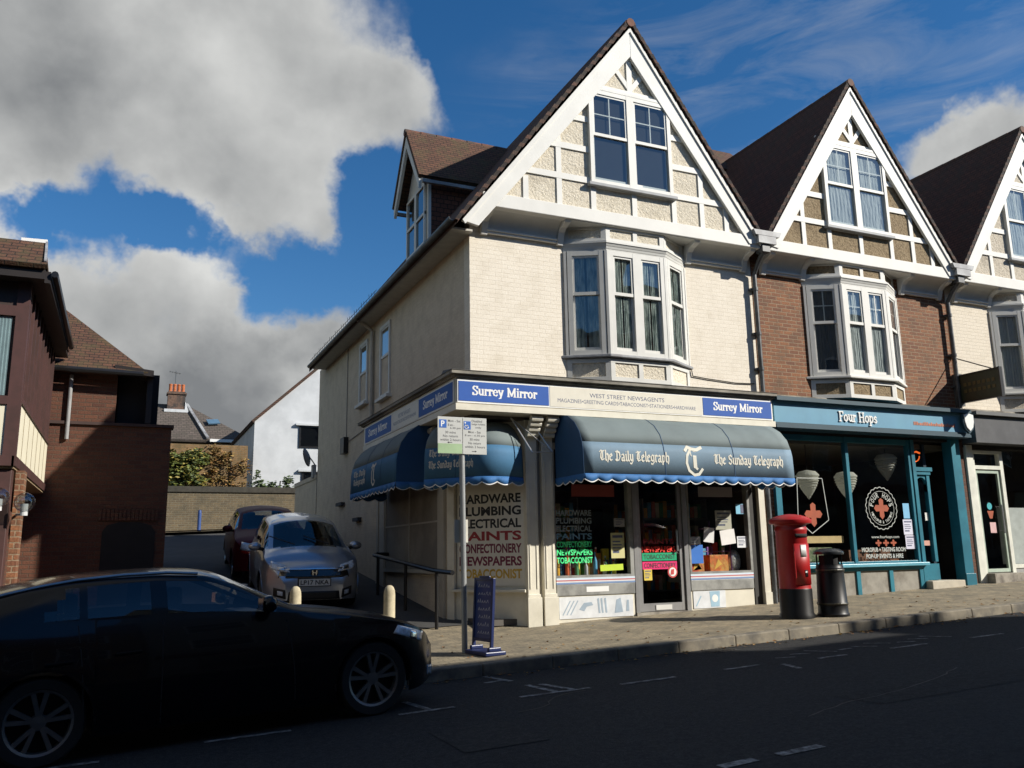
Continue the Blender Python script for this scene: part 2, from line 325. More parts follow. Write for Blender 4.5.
m = MB().sheet(-6, .2, 18.3, 19.55, lambda x, y: zg(x, 18.9)+.10, 4, 2); struct(m.build('lane_end_footway', mat('pale_footway', (.42,.39,.33), .9)))
# painted bay marks and dashes, each on the road where it is worn
m = MB()
def dash(x0, y0, x1, y1, w=.07):
    d = Vector((x1-x0, y1-y0)); k = Vector((-d.y, d.x)).normalized()*w/2
    cr = lambda x, y: zr(x)+.02*(1-((y+7.3)/4.4)**2)+.005
    n = max(1, int(d.length/.4)); rows = []
    for i in range(n+1):
        p = Vector((x0, y0))+d*i/n; rows.append([(p.x-k.x, p.y-k.y, cr(p.x-k.x, p.y-k.y)), (p.x+k.x, p.y+k.y, cr(p.x+k.x, p.y+k.y))])
    m.grid(rows, flip=True)
for a in ((-4.22,-4.66,-3.51,-4.66),(-5.6,-4.87,-5.0,-4.87),(-2.53,-4.6,-1.98,-4.58),(-2.29,-3.99,-2.22,-4.54),(-1.21,-3.45,-.93,-3.4),(-1.02,-2.98,-.93,-3.54),
          (-1.27,-4.52,-.48,-4.52),(-.91,-3.9,-.86,-4.48),(-.77,-3.94,-.66,-4.48),(-.14,-4.56,.55,-4.54),(1.23,-4.5,1.72,-4.48),(1.95,-4.62,1.86,-4.99),(2.52,-4.58,2.95,-4.56),(3.7,-4.55,4.3,-4.55),(5.1,-4.55,5.7,-4.55)):
    dash(*a)
for k in range(9): dash(2.2+k*.33, -4.2+.12*(k%3), 2.42+k*.33, -4.3+.1*(k%2), .05)
for k in range(-9, 12):
    for a in (0,.5): dash(-1.3+k*6+a, -7.72+.05*a, -1.3+k*6+a+.30+.1*(a > 0), -7.70+.05*a, .09)
struct(m.build('road_marking', LINE))
m = MB(); m.sheet(-2.55, -1.85, -6.35, -5.5, lambda x, y: zr(x)+.02*(1-((y+7.3)/4.4)**2)+.004, 3, 3)
struct(m.build('road_patch', mat('patched_asphalt', (.044,.042,.040), .9, var=.4, scale=40, c2=(.027,.027,.027), bump=.4, spec=.2)))

ROADZ = lambda x, y: zr(x)+.02*(1-((y+7.3)/4.4)**2)
random.seed(14); m = MB()
for x0, y0, n in ((-4.4,-7.9,16),(.2,-6.9,20),(4.5,-5.6,18),(-1.6,-5.2,10),(2.4,-8.6,16),(7.5,-6.2,16)):
    p = Vector((x0, y0)); a = random.uniform(-.5,.5); rows = []
    for i in range(n):
        a += random.uniform(-.5,.5); d = Vector((math.cos(a), math.sin(a)*.6)); w_ = random.uniform(.004,.010); rows.append([(p.x,p.y-w_,ROADZ(p.x,p.y)+.003),(p.x,p.y+w_,ROADZ(p.x,p.y)+.003)]); p = p+d*.17
    m.grid(rows)
struct(m.build('road_crack', mat('road_crack_tar', (.016,.016,.017), .6)))
m = MB(); m.sheet(1.0, 3.6, -6.9, -6.35, ROADZ, 6, 2, .0025); m.sheet(-6, 9, -8.75, -8.45, ROADZ, 20, 2, .0025); struct(m.build('road_trench_patch', mat('trench_asphalt', (.036,.036,.036), .9, var=.4, scale=40, c2=(.023,.023,.023), bump=.5, bscale=120, spec=.2)))
t = thing('drain_grate', 'dark iron drain grate in the road beside the kerb', 'drain', (2.2,-3.13,ROADZ(2.2,-3.13))); m = MB(); m.sheet(1.98,2.42,-3.30,-2.96,ROADZ,2,2,.003); m.build('frame', mat('cast_iron', (.03,.03,.032), .5), t)
m = MB()
for k in range(7): x = 2.02+.055*k; m.hexa([(x,-3.27,ROADZ(x,-3.27)+.0035),(x+.03,-3.27,ROADZ(x,-3.27)+.0035),(x+.03,-2.99,ROADZ(x,-2.99)+.0035),(x,-2.99,ROADZ(x,-2.99)+.0035),(x,-3.27,ROADZ(x,-3.27)+.012),(x+.03,-3.27,ROADZ(x,-3.27)+.012),(x+.03,-2.99,ROADZ(x,-2.99)+.012),(x,-2.99,ROADZ(x,-2.99)+.012)])
m.build('grating', mat('cast_iron_bar', (.06,.055,.05), .55), t)

# ------------------------------------------------------------------ windows
def sash(F, u0, u1, v0, v1, par, sub=False, fw=.075, n0=.005, depth=.10, meet=.5, bars=(0,0), fm=None, cur=None, sill=0, part='window'):
    fm = fm or WHITE; f = MB(); vm = v0+(v1-v0)*meet
    f.fbox(F,u0,u0+fw,v0,v1,n0,n0+depth); f.fbox(F,u1-fw,u1,v0,v1,n0,n0+depth)
    f.fbox(F,u0+fw,u1-fw,v1-fw,v1,n0,n0+depth-.002); f.fbox(F,u0+fw,u1-fw,v0,v0+fw*.9,n0,n0+depth-.002)
    a, b = u0+fw, u1-fw; t = .038
    if 0 < meet < 1:                                  # upper sash slides in front of the lower one
        f.fbox(F,a,b,vm-.028,vm+.028,n0+.03,n0+depth-.012)
        for x in (a, b-t): f.fbox(F,x,x+t,vm+.028,v1-fw,n0+.045,n0+depth-.018); f.fbox(F,x,x+t,v0+fw*.9,vm-.028,n0+.015,n0+depth-.05)
        f.fbox(F,a+t,b-t,v1-fw-t,v1-fw,n0+.045,n0+depth-.018); f.fbox(F,a+t,b-t,v0+fw*.9,v0+fw*.9+.06,n0+.015,n0+depth-.05)
        nx, ny = bars
        for i in range(1, nx+1): x = a+(b-a)*i/(nx+1); f.fbox(F,x-.011,x+.011,vm+.028,v1-fw-t,n0+.05,n0+depth-.03)
        for i in range(1, ny+1): y = vm+(v1-vm-fw)*i/(ny+1); f.fbox(F,a+t,b-t,y-.011,y+.011,n0+.052,n0+depth-.032)
    w = f.build('window_frame' if sub else part, fm, par)
    tgt = par if sub else w
    g = MB()
    if 0 < meet < 1:
        for (y0, y1, n) in ((vm, v1-fw, n0+.055), (v0+fw*.9, vm, n0+.03)):
            e = random.uniform(-.004,.004); e2 = random.uniform(-.004,.004)
            g.add([F.p(a,y0,n+e),F.p(b,y0,n-e),F.p(b,y1,n-e+e2),F.p(a,y1,n+e+e2)], [(0,1,2,3)])
    else: g.add([F.p(a,v0+fw,n0+.04),F.p(b,v0+fw,n0+.04),F.p(b,v1-fw,n0+.04),F.p(a,v1-fw,n0+.04)], [(0,1,2,3)])
    g.build('pane', PANE, tgt)
    MB().fbox(F,a-.03,b+.03,v0+.03,v1-.03,n0-.002,n0+.006).build('dark_backing', DARK, tgt)  # dark plate on the solid wall stands in for the unlit room
    if cur:
        c = MB(); k = 26; cw = (b-a)
        for s0, s1 in (((0,.46),(.54,1)) if cur is LACE else ((0,1),)):
            rows = []
            for j in range(2):
                y = (v0+.05, v1-fw)[j]
                rows.append([F.p(a+cw*(s0+(s1-s0)*i/k), y, n0+.016+.006*math.sin(i*1.9)+.003*math.sin(i*3.3+1)) for i in range(k+1)])
            c.grid(rows)
        c.build('curtain', cur, tgt, smooth=True)
    if sill: MB().fbox(F,u0-.07,u1+.07,v0-.075,v0-.003,n0-.003,n0+depth+sill).build('sill', fm, tgt, bevel=.006)
    return w

def scroll_bracket(x, par, y0=-.005, y1=-.40, z0=6.42, z1=6.74, w=.12):
    F = Fr((x-w/2, 0, 0), (0,-1,0)); pts = [(-y0,z0-.06),(-y0+.06,z0-.07),(-y0+.09,z0+.02),(-y0+.13,z0+.14),(-y0+.21,z0+.2),(-y1-.10,z1-.1),(-y1-.03,z1-.075),(-y1,z1-.02),(-y1,z1-.003),(-y0,z1-.003)]
    MB().prism(pts, F, -w, 0).build('bracket', WHITE, par, bevel=.012)

def bay(xc, par, z0, fm, peb, bars, cur, curf=None, half=1.25, fr=.6, d=.35):
    """canted bay: lower panels, sill, sashes on three faces, cornice, upper panels"""
    P = [(xc-half,-.004),(xc-fr,-d),(xc+fr,-d),(xc+half,-.004)]
    def ring(e, z0_, z1_, name, m, e2=None, sub=None):
        e2 = e if e2 is None else e2
        q = [(P[0][0]-e*1.3,-.002),(P[1][0]-e*.45,-d-e),(P[2][0]+e*.45,-d-e),(P[3][0]+e*1.3,-.002)]
        qq = [(P[0][0]-e2*1.3,-.002),(P[1][0]-e2*.45,-d-e2),(P[2][0]+e2*.45,-d-e2),(P[3][0]+e2*1.3,-.002)]
        b = MB(); b.hexa([(x,y,z0_) for x,y in q]+[(x,y,z1_) for x,y in qq]); return b
    core = ring(-.055, z0, 6.86, '', None).build('bay_window', fm, par)
    faces = []
    for i in range(3):
        a, b = Vector((*P[i],0)), Vector((*P[i+1],0)); faces.append((Fr(a, b-a), (b-a).length))
    lo, hi = MB(), MB(); pls = {id(lo): MB(), id(hi): MB()}
    for F, w in faces:
        for mb, va, vb in ((lo, z0, 4.335), (hi, 6.425, 6.735)):
            n = 2 if w > 1 else 1; st = .085
            mb.fbox(F,0,w,va,va+.07,-.05,.012); mb.fbox(F,0,w,vb-.07,vb,-.05,.012)
            for i in range(n+1):
                x = (w-st)*i/n; mb.fbox(F,x,x+st,va+.07,vb-.07,-.05,.010)
            pls[id(mb)].fbox(F,.01,w-.01,va+.05,vb-.05,-.05,-.012)
    lo.build('lower_framing', fm, core); hi.build('upper_framing', fm, core); [p.build('pebbledash_panel', peb, core) for p in pls.values()]
    c = ring(.085, 4.35, 4.40, '', None); c.v += []; c.build('sill', LEAD if fm is GREYWHITE else fm, core, bevel=.01)
    c = MB()
    for e0, e1, a, b in ((.015,.02,6.26,6.295),(.025,.035,6.295,6.34),(.04,.06,6.34,6.39),(.07,.07,6.39,6.425)):
        k = ring(e0, a, b, '', None, e1); c.add(k.v, k.f)
    c.build('cornice', fm, core)
    for F, w in faces:
        cols = ((.03, w/2-.0), (w/2+.0, w-.03)) if w > 1 else ((.05, w-.05),)
        for a, b in cols:
            sash(F, a, b, 4.405, 6.26, core, sub=True, fw=.085, n0=-.05, depth=.085, meet=.585, bars=bars, fm=fm, cur=(curf if w > 1 and curf else cur))
    for F, w in faces:
        for a, b in ((-.01,.035),(w-.035,w+.01)): MB().fbox(F,a,b,4.40,6.26,-.05,.04).build('corner_post', fm, core)
    return core

# ------------------------------------------------------------------ the gabled shop row
def gable_front(ax, zl, zr_, xl, xr, par, peb, bars, cur, lower_left=None):
    """half-timbered gable standing forward on brackets; ax apex, roof line through (xl,zl) and (xr,zr_)"""
    AZ = 10.72; F = front(-.365)
    sl_, sr_ = (AZ-zl)/(ax-xl), (AZ-zr_)/(xr-ax)
    rl = lambda z: ax-(AZ-z)/sl_; rr = lambda z: ax+(AZ-z)/sr_
    ins = .46
    MB().prism([(max(rl(6.74), xl+.15)+.1,6.74),(rr(6.9)-.1,6.74),(ax,AZ-.3)], F, -.34, 0).build('gable_panel', peb, par)
    b = MB(); bx0 = max(rl(6.85)+.05, xl)
    b.box(bx0, rr(6.9)-.02, -.435, -.24, 6.715, 6.955); b.build('bressummer_beam', WHITE, par, bevel=.012)
    t = MB(); x = ax-3.05
    def stud(px, z0, z1, w=.10): 
        z1 = min(z1, AZ-abs(px-3.05)*max(sl_, sr_)-.30)
        if z1 > z0: t.box(x+px-w/2, x+px+w/2, -.388, -.35, z0, z1)
    def rail(p0, p1, z, w=.11): t.box(x+p0, x+p1, -.391, -.35, z-w/2, z+w/2)
    il = lambda z: rl(z)-x+.35; ir = lambda z: rr(z)-x-.35
    rail(il(7.5), 2.19, 7.50); rail(3.89, ir(7.5), 7.50); rail(2.19,3.89,7.30 if False else 7.42,.06)
    rail(il(8.08), 2.19, 8.08); rail(3.89, ir(8.08), 8.08); rail(il(8.66), 2.19, 8.66); rail(3.89, ir(8.66), 8.66)
    for px, z1 in ((.88,7.5),(1.52,8.66),(2.19,7.42),(3.03,7.42),(3.88,7.42),(4.5,8.08),(5.05,7.5)): stud(px, 6.95, z1)
    rail(2.05, 4.05, 9.33, .15); stud(3.04, 9.4, 10.3, .11)
    for s in (-1, 1): t.bar((ax+s*.02,-.35,9.46), (ax+s*.38,-.35,9.90), .09, .036)
    t.build('half_timbering', WHITE, par)
    for s, zz, sl in ((-1, zl, sl_), (1, zr_, sr_)):       # bargeboards
        xf = xl if s < 0 else xr
        nx, nz = sl, 1; k = math.hypot(nx, nz); wd = .36
        p = [(ax, AZ-.06), (xf, zz-.06), (xf-s*wd*nx/k*1.0, zz-.06-wd*nz/k*.25) , (ax, AZ-.06-wd*k*.98)]
        MB().prism(p, front(-.395), 0, .06).build('bargeboard', WHITE, par, bevel=.008)
        q = [(ax, AZ-.055), (xf, zz-.055), (xf-s*.05, zz-.12), (ax, AZ-.14)]
        MB().prism(q, front(-.455), 0, .025).build('barge_moulding', WHITE, par)
    sash(F, ax-.92, ax-.06, 7.46, 9.26, par, meet=.52, bars=bars, cur=cur, n0=.0, depth=.078, sill=.0)
    sash(F, ax-.06, ax+.80, 7.46, 9.26, par, meet=.52, bars=bars, cur=cur, n0=.0, depth=.078, sill=.0)
    MB().box(ax-.98, ax+.86, -.48, -.36, 7.395, 7.455).build('window_sill', mat('grey_sill_lead', (.30,.31,.32), .6), par, bevel=.008)  # sill in an even grey lead colour
    MB().box(ax-.96, ax+.84, -.44, -.36, 9.265, 9.33).build('window_head', WHITE, par, bevel=.008)
def cove(x0, x1, par):
    rows = []
    for x in (x0, x1):
        rows.append([(x, -.06-.34*(t)**1.0*(.35+.65*t), 6.44+.30*(1-(1-t)**1.6)) for t in [i/8 for i in range(9)]])
    MB().grid(rows).build('cove', GREYWHITE, par, smooth=True)
    m = MB(); m.box(x0,x1,-.075,-.002,6.385,6.425); m.box(x0,x1,-.105,-.002,6.425,6.455); m.build('cove_moulding', WHITE, par, bevel=.006)
def roof_slope(ax, xf, zf, y0, y1, par, AZ=10.72, name='roof_slope', th=.09, m=None):
    s = 1 if xf > ax else -1; n = 26; rows = []
    L_ = Vector((xf-ax, 0, zf-AZ)); nv = Vector((abs(L_.z), 0, abs(L_.x)))*1.0; nv.x *= s; nv.normalize()
    for y in (y0, y1):
        r = []
        for i in range(n+1):
            p = Vector((ax,y,AZ))+L_*i/n; r += [p+nv*.006, p+nv*.022] if i else [p+nv*.022]
        rows.append(r)
    m_ = MB().grid(rows, flip=(s > 0)); 
    return m_.build(name, m or TILE_X, par, solid=th)
def ridge(p, q, par, r=.12, m=None):
    p, q = Vector(p), Vector(q); n = max(1, int((q-p).length/.35)); m_ = MB()
    for i in range(n):
        a, b = p+(q-p)*i/n, p+(q-p)*(i+.96)/n; m_.cyl(a, b, r, 10, r*.94)
    return m_.build('ridge_tile', m or mat('ridge_clay', (.15,.06,.035), .8, var=.3, c2=(.07,.05,.04)), par)
def downpipe(x, par, z0, z1, y=-.10, m=None, hopper=True):
    p = MB().cyl((x,y,z0),(x,y,z1),.043,12)
    for z in (z0+.5, (z0+z1)/2, z1-.3): p.cyl((x,y,z-.03),(x,y,z+.03),.056,12); p.box(x-.09,x+.09,y+.02,-.001,z-.02,z+.02)
    if hopper: p.tube([(x,y,z1),(x-.005,y-.15,z1+.2),(x-.01,y-.3,z1+.35)], .045, 10); p.box(x-.09,x+.09,-.5,-.3,z1+.33,z1+.46)
    p.build('downpipe', m or IRON, par)

# --- house 1, the corner shop
H1 = thing('corner_shop_building', 'cream painted three storey corner shop with a half timbered gable and bay window', 'building', (0,0,0))
w = MB(); w.box(0,5.86,0,.25,3.55,6.9); w.build('front_wall', CREAM, H1)
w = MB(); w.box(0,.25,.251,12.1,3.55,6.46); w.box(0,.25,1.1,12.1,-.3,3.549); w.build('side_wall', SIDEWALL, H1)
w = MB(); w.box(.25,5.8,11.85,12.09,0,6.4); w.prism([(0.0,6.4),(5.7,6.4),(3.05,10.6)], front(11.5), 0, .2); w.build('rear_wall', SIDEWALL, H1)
w = MB(); w.box(.26,5.84,.255,11.84,3.32,3.5); w.box(.3,5.8,.3,11.8,6.3,6.36); w.build('upper_floor', DARK, H1)
cove(.28,1.60,H1); cove(4.40,5.58,H1)
for x in (.24,1.67,4.36,5.64): scroll_bracket(x, H1)
MB().box(1.7,4.3,-.41,-.003,6.705,6.74).build('bay_soffit', GREYWHITE, H1)
gable_front(3.05, 6.44, 6.88, -.30, 5.80, H1, PEB1, (1,1), None)
bay(3.02, H1, 3.95, GREYWHITE, PEB1, (0,0), LACE)
roof_slope(3.05,-.42,6.27,-.51,11.45,H1); roof_slope(3.05,5.82,6.83,-.51,11.45,H1,m=TILE_X); ridge((3.05,-.52,10.75),(3.05,11.45,10.75),H1,.085)
m = MB(); m.box(-.36,-.001,-.15,11.35,6.34,6.375); m.box(-.375,-.345,-.15,11.35,6.36,6.5); m.build('eaves_soffit', mat('grey_soffit', (.5,.48,.43), .7), H1)
m = MB(); rows = []
for y in (-.42, 11.4): rows.append([(-.44-.065*math.cos(t), y, 6.43-.065*math.sin(t)) for t in [math.pi*i/8 for i in range(9)]])
m.grid(rows); m.build('gutter', IRON, H1, solid=.008)
m = MB()
for i in range(31):                                   # fixings standing along the gutter
    y = 4.5+i*.22; m.cyl((-.40,y,6.48),(-.42,y,6.62+.03*(i%3)),.005,5)
m.tube([(-.42,4.3,6.60),(-.42,11.4,6.60)], .006, 5); m.build('bird_wire', IRON, H1)
downpipe(5.86, H1, 3.95, 6.32)
m = MB(); m.tube([(4.32,-.02,4.33),(4.34,-.02,4.22),(4.7,-.02,4.19),(5.3,-.02,4.155),(5.74,-.02,4.17)],.009,6); m.build('cable', BLACK, H1)
m = MB(); m.tube([(-.02,.4,4.0),(-.02,3.2,4.06),(-.02,4.4,4.1),(-.02,8.3,3.9)],.010,6); m.tube([(-.02,8.5,4.0),(-.02,8.5,6.3)],.010,6); m.build('side_cable', mat('grey_cable', (.2,.19,.18), .6), H1)
LF = leftf()
sash(LF,-5.40,-4.62,4.46,6.08,H1,meet=.56,n0=-.04,depth=.08,cur=DRAPE,sill=.08)
sash(LF,-7.25,-6.50,4.62,6.10,H1,meet=.5,n0=-.04,depth=.08,cur=DRAPE,sill=.08)
m = MB(); m.cyl((-.055,5.98,3.6),(-.055,5.98,6.15),.045,10); m.tube([(-.055,5.98,6.15),(-.25,5.98,6.3),(-.42,5.98,6.4)],.045,10); m.build('side_downpipe', mat('stone_painted_pipe', (.45,.41,.34), .5), H1)
MB().box(-.12,.0,8.35,8.75,3.62,4.02).build('vent_box', BLACK, H1)
for y0, y1, z0_ in ((6.9,7.4,1.9),(8.6,9.2,2.35)): MB().box(-.10,0,y0,y1,z0_,z0_+.08).build('air_brick_hood', mat('dark_slate', (.04,.04,.045), .7), H1)
m = MB(); m.box(-.02,.25,12.105,15.5,-.2,3.3); m.box(-.05,.28,12.105,15.5,3.3,3.42); m.build('rear_annex_wall', SIDEWALL, H1)
# dormer on the lane-side roof slope
DX, DY0, DY1 = .38, 3.28, 4.78; dyc = (DY0+DY1)/2; DF = leftf(DX)
m = MB(); m.prism([(-DY1,7.15),(-DY0,7.15),(-DY0,8.82),(-dyc,9.92),(-DY1,8.82)], DF, -.06, 0); dm = m.build('dormer', WHITE, H1)
for y in (DY0, DY1-.12): m = MB(); m.hexa([(DX+.06,y,7.15),(2.4,y,8.8),(2.4,y+.12,8.8),(DX+.06,y+.12,7.15),(DX+.06,y,8.82),(2.4,y,9.0),(2.4,y+.12,9.0),(DX+.06,y+.12,8.82)]); m.build('tile_hung_cheek', TILEHANG, dm)
for s in (-1, 1):
    ye = dyc+s*.92; rows = []
    for x in (DX-.28, 3.05): rows.append([(x,dyc,10.12),(x,dyc+s*.46,9.42),(x,ye,8.72)])
    MB().grid(rows, flip=(s < 0)).build('dormer_roof', TILE_Y, dm, solid=.08)
    MB().prism([(-dyc,10.09),(-ye,8.68),(-ye+s*.03,8.50),(-dyc,9.80)], leftf(DX-.20), 0, .06).build('dormer_bargeboard', WHITE, dm)
    MB().box(DX-.2, 2.2, min(ye,ye+s*.07), max(ye,ye+s*.07), 8.61, 8.68).build('dormer_gutter', LEAD, dm)
ridge((DX-.3,dyc,10.15),(2.6,dyc,10.15),dm,.08)
for a, b in ((-DY1+.12,-dyc),(-dyc,-DY0-.12)):
    f = MB(); v0, v1 = 7.42, 8.78; vm = 8.1
    for u in (a, b-.06): f.fbox(DF,u,u+.06,v0,v1,0,.05)
    for v in (v0, vm-.03, v1-.06): f.fbox(DF,a,b,v,v+.06,.003,.047)
    f.build('dormer_window_frame', WHITE, dm)
    MB().add([DF.p(a,v0,.02),DF.p(b,v0,.02),DF.p(b,v1,.02),DF.p(a,v1,.02)],[(0,1,2,3)]).build('dormer_pane', PANE, dm)
    MB().fbox(DF,a,b,v0,v1,.001,.008).build('dormer_dark_backing', DARK, dm)  # dark sheet in place of the unlit space behind the dormer panes

# --- shop front of the corner shop: the ground floor is cut back at the corner under a square fascia
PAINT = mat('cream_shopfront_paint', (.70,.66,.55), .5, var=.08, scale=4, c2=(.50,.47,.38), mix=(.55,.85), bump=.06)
GREYP = mat('grey_shopfront_paint', (.33,.33,.31), .45, var=.12, scale=6, c2=(.2,.2,.19))
m = MB(); m.box(-.40,5.84,-.40,.0,3.30,3.40); m.box(-.38,5.82,-.36,.0,3.40,3.82); m.box(-.38,-.001,.0,5.3,3.40,3.82); m.box(-.40,-.001,.0,5.3,3.30,3.40); m.build('fascia_board', PAINT, H1)
m = MB()
for e, a, b in ((.05,3.82,3.86),(.11,3.86,3.91)):
    m.box(-.38-e,5.86,-.36-e,-.001,a,b); m.box(-.38-e,-.001,-.0005,5.33+e,a,b)
m.build('shop_cornice', mat('weathered_cornice', (.26,.24,.20), .8, var=.3, scale=3, c2=(.13,.12,.10)), H1)
m = MB(); m.hexa([(-.50,-.48,3.912),(5.87,-.48,3.912),(5.87,-.002,3.912),(-.50,-.002,3.912),(-.47,-.45,3.925),(5.87,-.45,3.925),(5.87,-.002,3.985),(-.47,-.002,3.985)])
m.hexa([(-.50,0,3.912),(-.002,0,3.912),(-.002,5.45,3.912),(-.50,5.45,3.912),(-.47,0,3.925),(-.002,0,3.985),(-.002,5.45,3.985),(-.47,5.45,3.925)])
m.build('lead_capping', mat('dark_lead', (.10,.095,.085), .7, var=.3), H1)
MB().box(0,5.84,.0,1.2,3.25,3.299).build('shop_soffit', mat('dark_soffit', (.12,.11,.10), .8), H1)
CF = Fr((0,1.1,0), (.93,-1.1,0)); CW = math.hypot(.93,1.1)
m = MB(); m.fbox(CF,0,CW,-.2,.53,-.18,-.02); m.fbox(CF,0,CW,.53,3.25,-.18,-.06); m.build('corner_panel', PAINT, H1)
m = MB(); m.fbox(CF,0,.14,-.2,3.25,-.04,.03); m.fbox(CF,.10,CW,.50,.545,-.02,.07); m.build('corner_pilaster', PAINT, H1, bevel=.008)
m = MB()
for x0, x1 in ((.93,1.13),(1.22,1.42)):
    m = MB(); m.box(x0,x1,-.05,.16,-.06,3.25); m.box(x0-.025,x1+.025,-.09,-.051,-.06,.42); m.box(x0-.012,x1+.012,-.075,-.051,.42,.47)
    m.box(x0+.03,x0+.05,-.062,-.051,.55,2.6); m.box(x1-.05,x1-.03,-.062,-.051,.55,2.6)
    m.build('pilaster', PAINT, H1, bevel=.008)
m = MB()
for x0 in (.93,1.22):                                  # consoles carrying the fascia
    m = MB()
    for i in range(4): m.cyl((x0+.0,-.10-.06*i,3.24-.075*(3-i)),(x0+.2,-.10-.06*i,3.24-.075*(3-i)),.055,10)
    m.build('console', PAINT, H1)
m = MB(); m.box(1.131,1.219,.05,.2,-.06,3.25); m.build('pilaster_gap', mat('shadow_gap_paint', (.3,.28,.24), .7), H1)
GZ = lambda x: zg(x, 0)
# stall risers, frames, panes
def riser(x0, x1, zt, par):
    m = MB(); m.box(x0,x1,.02,.14,-.1,.42); r = m.build('stall_riser', PAINT, par)
    MB().box(x0,x1,.0,.14,.42,.60).build('riser_rail', GREYP, par, bevel=.008)
    s = MB(); 
    for k, (a, b, c) in enumerate(((.602,.628,(.20,.30,.52)),(.629,.648,(.75,.75,.75)),(.649,.668,(.55,.16,.17)),(.669,.70,(.65,.75,.85)))):
        MB().box(x0,x1,-.004,.12,a,b).build('coloured_stripe', mat('stripe%d' % k, c, .5, var=.04), par)
    return r
riser(1.46,2.93,.7,H1); riser(4.06,5.42,.7,H1)
for (xa, xb), (xc, xd) in (((1.44,1.47),(2.86,2.93)),((4.06,4.10),(5.38,5.43))):
    m = MB(); m.box(xa,xb,-.0,.12,.70,2.9); m.box(xc,xd,-.0,.12,.70,2.9); m.box(xb,xc,.001,.11,.70,.74); m.box(xb,xc,.001,.11,2.80,2.9)
    m.build('shop_window_frame', GREYP, H1)
for x0, x1 in ((1.47,2.86),(4.10,5.38)): MB().add([(x0,.05,.74),(x1,.05,.74),(x1,.05,2.8),(x0,.05,2.8)],[(0,1,2,3)]).build('shop_window', SHOPPANE, H1)
MB().box(1.43,5.6,.02,.2,2.9,3.25).build('transom_board', mat('dark_transom', (.06,.055,.05), .7), H1)
ALU = mat('aluminium_frame', (.40,.40,.40), .35, metal=.6, var=.08)
m = MB(); m.box(2.94,3.02,.0,.16,.02,2.9); m.box(3.96,4.05,.0,.16,.05,2.9); m.box(3.02,3.96,.005,.155,2.82,2.9); m.build('door_frame', ALU, H1, bevel=.006)
m = MB(); m.box(3.03,3.10,.03,.075,.11,2.75); m.box(3.88,3.95,.03,.075,.11,2.75); m.box(3.10,3.88,.031,.074,2.67,2.75); m.box(3.10,3.88,.031,.074,.11,.24)
dr = m.build('shop_door', ALU, H1)
MB().add([(3.10,.05,.24),(3.88,.05,.24),(3.88,.05,2.67),(3.10,.05,2.67)],[(0,1,2,3)]).build('door_pane', SHOPPANE, dr)
MB().box(3.34,3.66,.018,.03,.13,.21).build('letter_plate', WHITE, dr)
MB().tube([(3.815,.0,1.1),(3.815,.0,1.45)],.016).build('handle', ALU, dr)
MB().box(2.94,4.05,-.02,.6,-.1,.10).build('door_step', STONE, H1)
m = MB(); m.box(5.44,5.60,.01,.2,-.05,3.25); m.build('dark_end_pier', mat('dark_pier', (.035,.033,.03), .7), H1)
m = MB(); m.box(5.61,5.74,-.06,.2,-.05,3.25); m.box(5.60,5.75,-.08,-.061,-.05,.35); m.build('end_post', PAINT, H1)
MB().cyl((5.83,-.05,.1),(5.83,-.05,3.3),.045,12).build('lower_downpipe', IRON, H1)
m = MB(); m.box(.26,5.8,4.2,4.3,-.1,3.3); m.box(.26,.30,1.2,4.2,-.1,3.3); m.box(5.75,5.8,.2,4.2,-.1,3.3); m.build('shop_interior_wall', mat('shop_back_wall', (.06,.05,.045), .9, var=.4, scale=3), H1)
MB().box(.25,5.8,.16,4.2,.0,.09).build('shop_floor', mat('shop_floor_lino', (.10,.09,.08), .6), H1)
for x0, x1 in ((1.47,2.86),(4.10,5.38)): MB().box(x0,x1,.16,.75,.55,.70).build('display_shelf', mat('display_board', (.42,.40,.36), .7), H1)
# lane side ground floor
SIDEP = mat('side_shade_cream_paint', (.44,.41,.345), .6, var=.08, scale=3, c2=(.42,.38,.31), mix=(.5,.8))  # shopfront cream with the lane side's shade put into its colour
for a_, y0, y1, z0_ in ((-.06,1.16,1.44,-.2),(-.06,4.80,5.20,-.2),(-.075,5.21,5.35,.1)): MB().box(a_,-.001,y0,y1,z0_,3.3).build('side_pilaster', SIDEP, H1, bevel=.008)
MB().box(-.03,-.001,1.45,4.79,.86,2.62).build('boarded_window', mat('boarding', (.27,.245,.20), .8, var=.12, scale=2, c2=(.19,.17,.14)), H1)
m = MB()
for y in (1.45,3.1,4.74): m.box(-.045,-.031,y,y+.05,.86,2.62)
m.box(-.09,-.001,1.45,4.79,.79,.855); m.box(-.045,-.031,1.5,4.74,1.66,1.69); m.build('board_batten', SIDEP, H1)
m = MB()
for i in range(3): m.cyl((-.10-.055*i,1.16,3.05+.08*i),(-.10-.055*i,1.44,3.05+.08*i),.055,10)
m.build('side_console', SIDEP, H1)

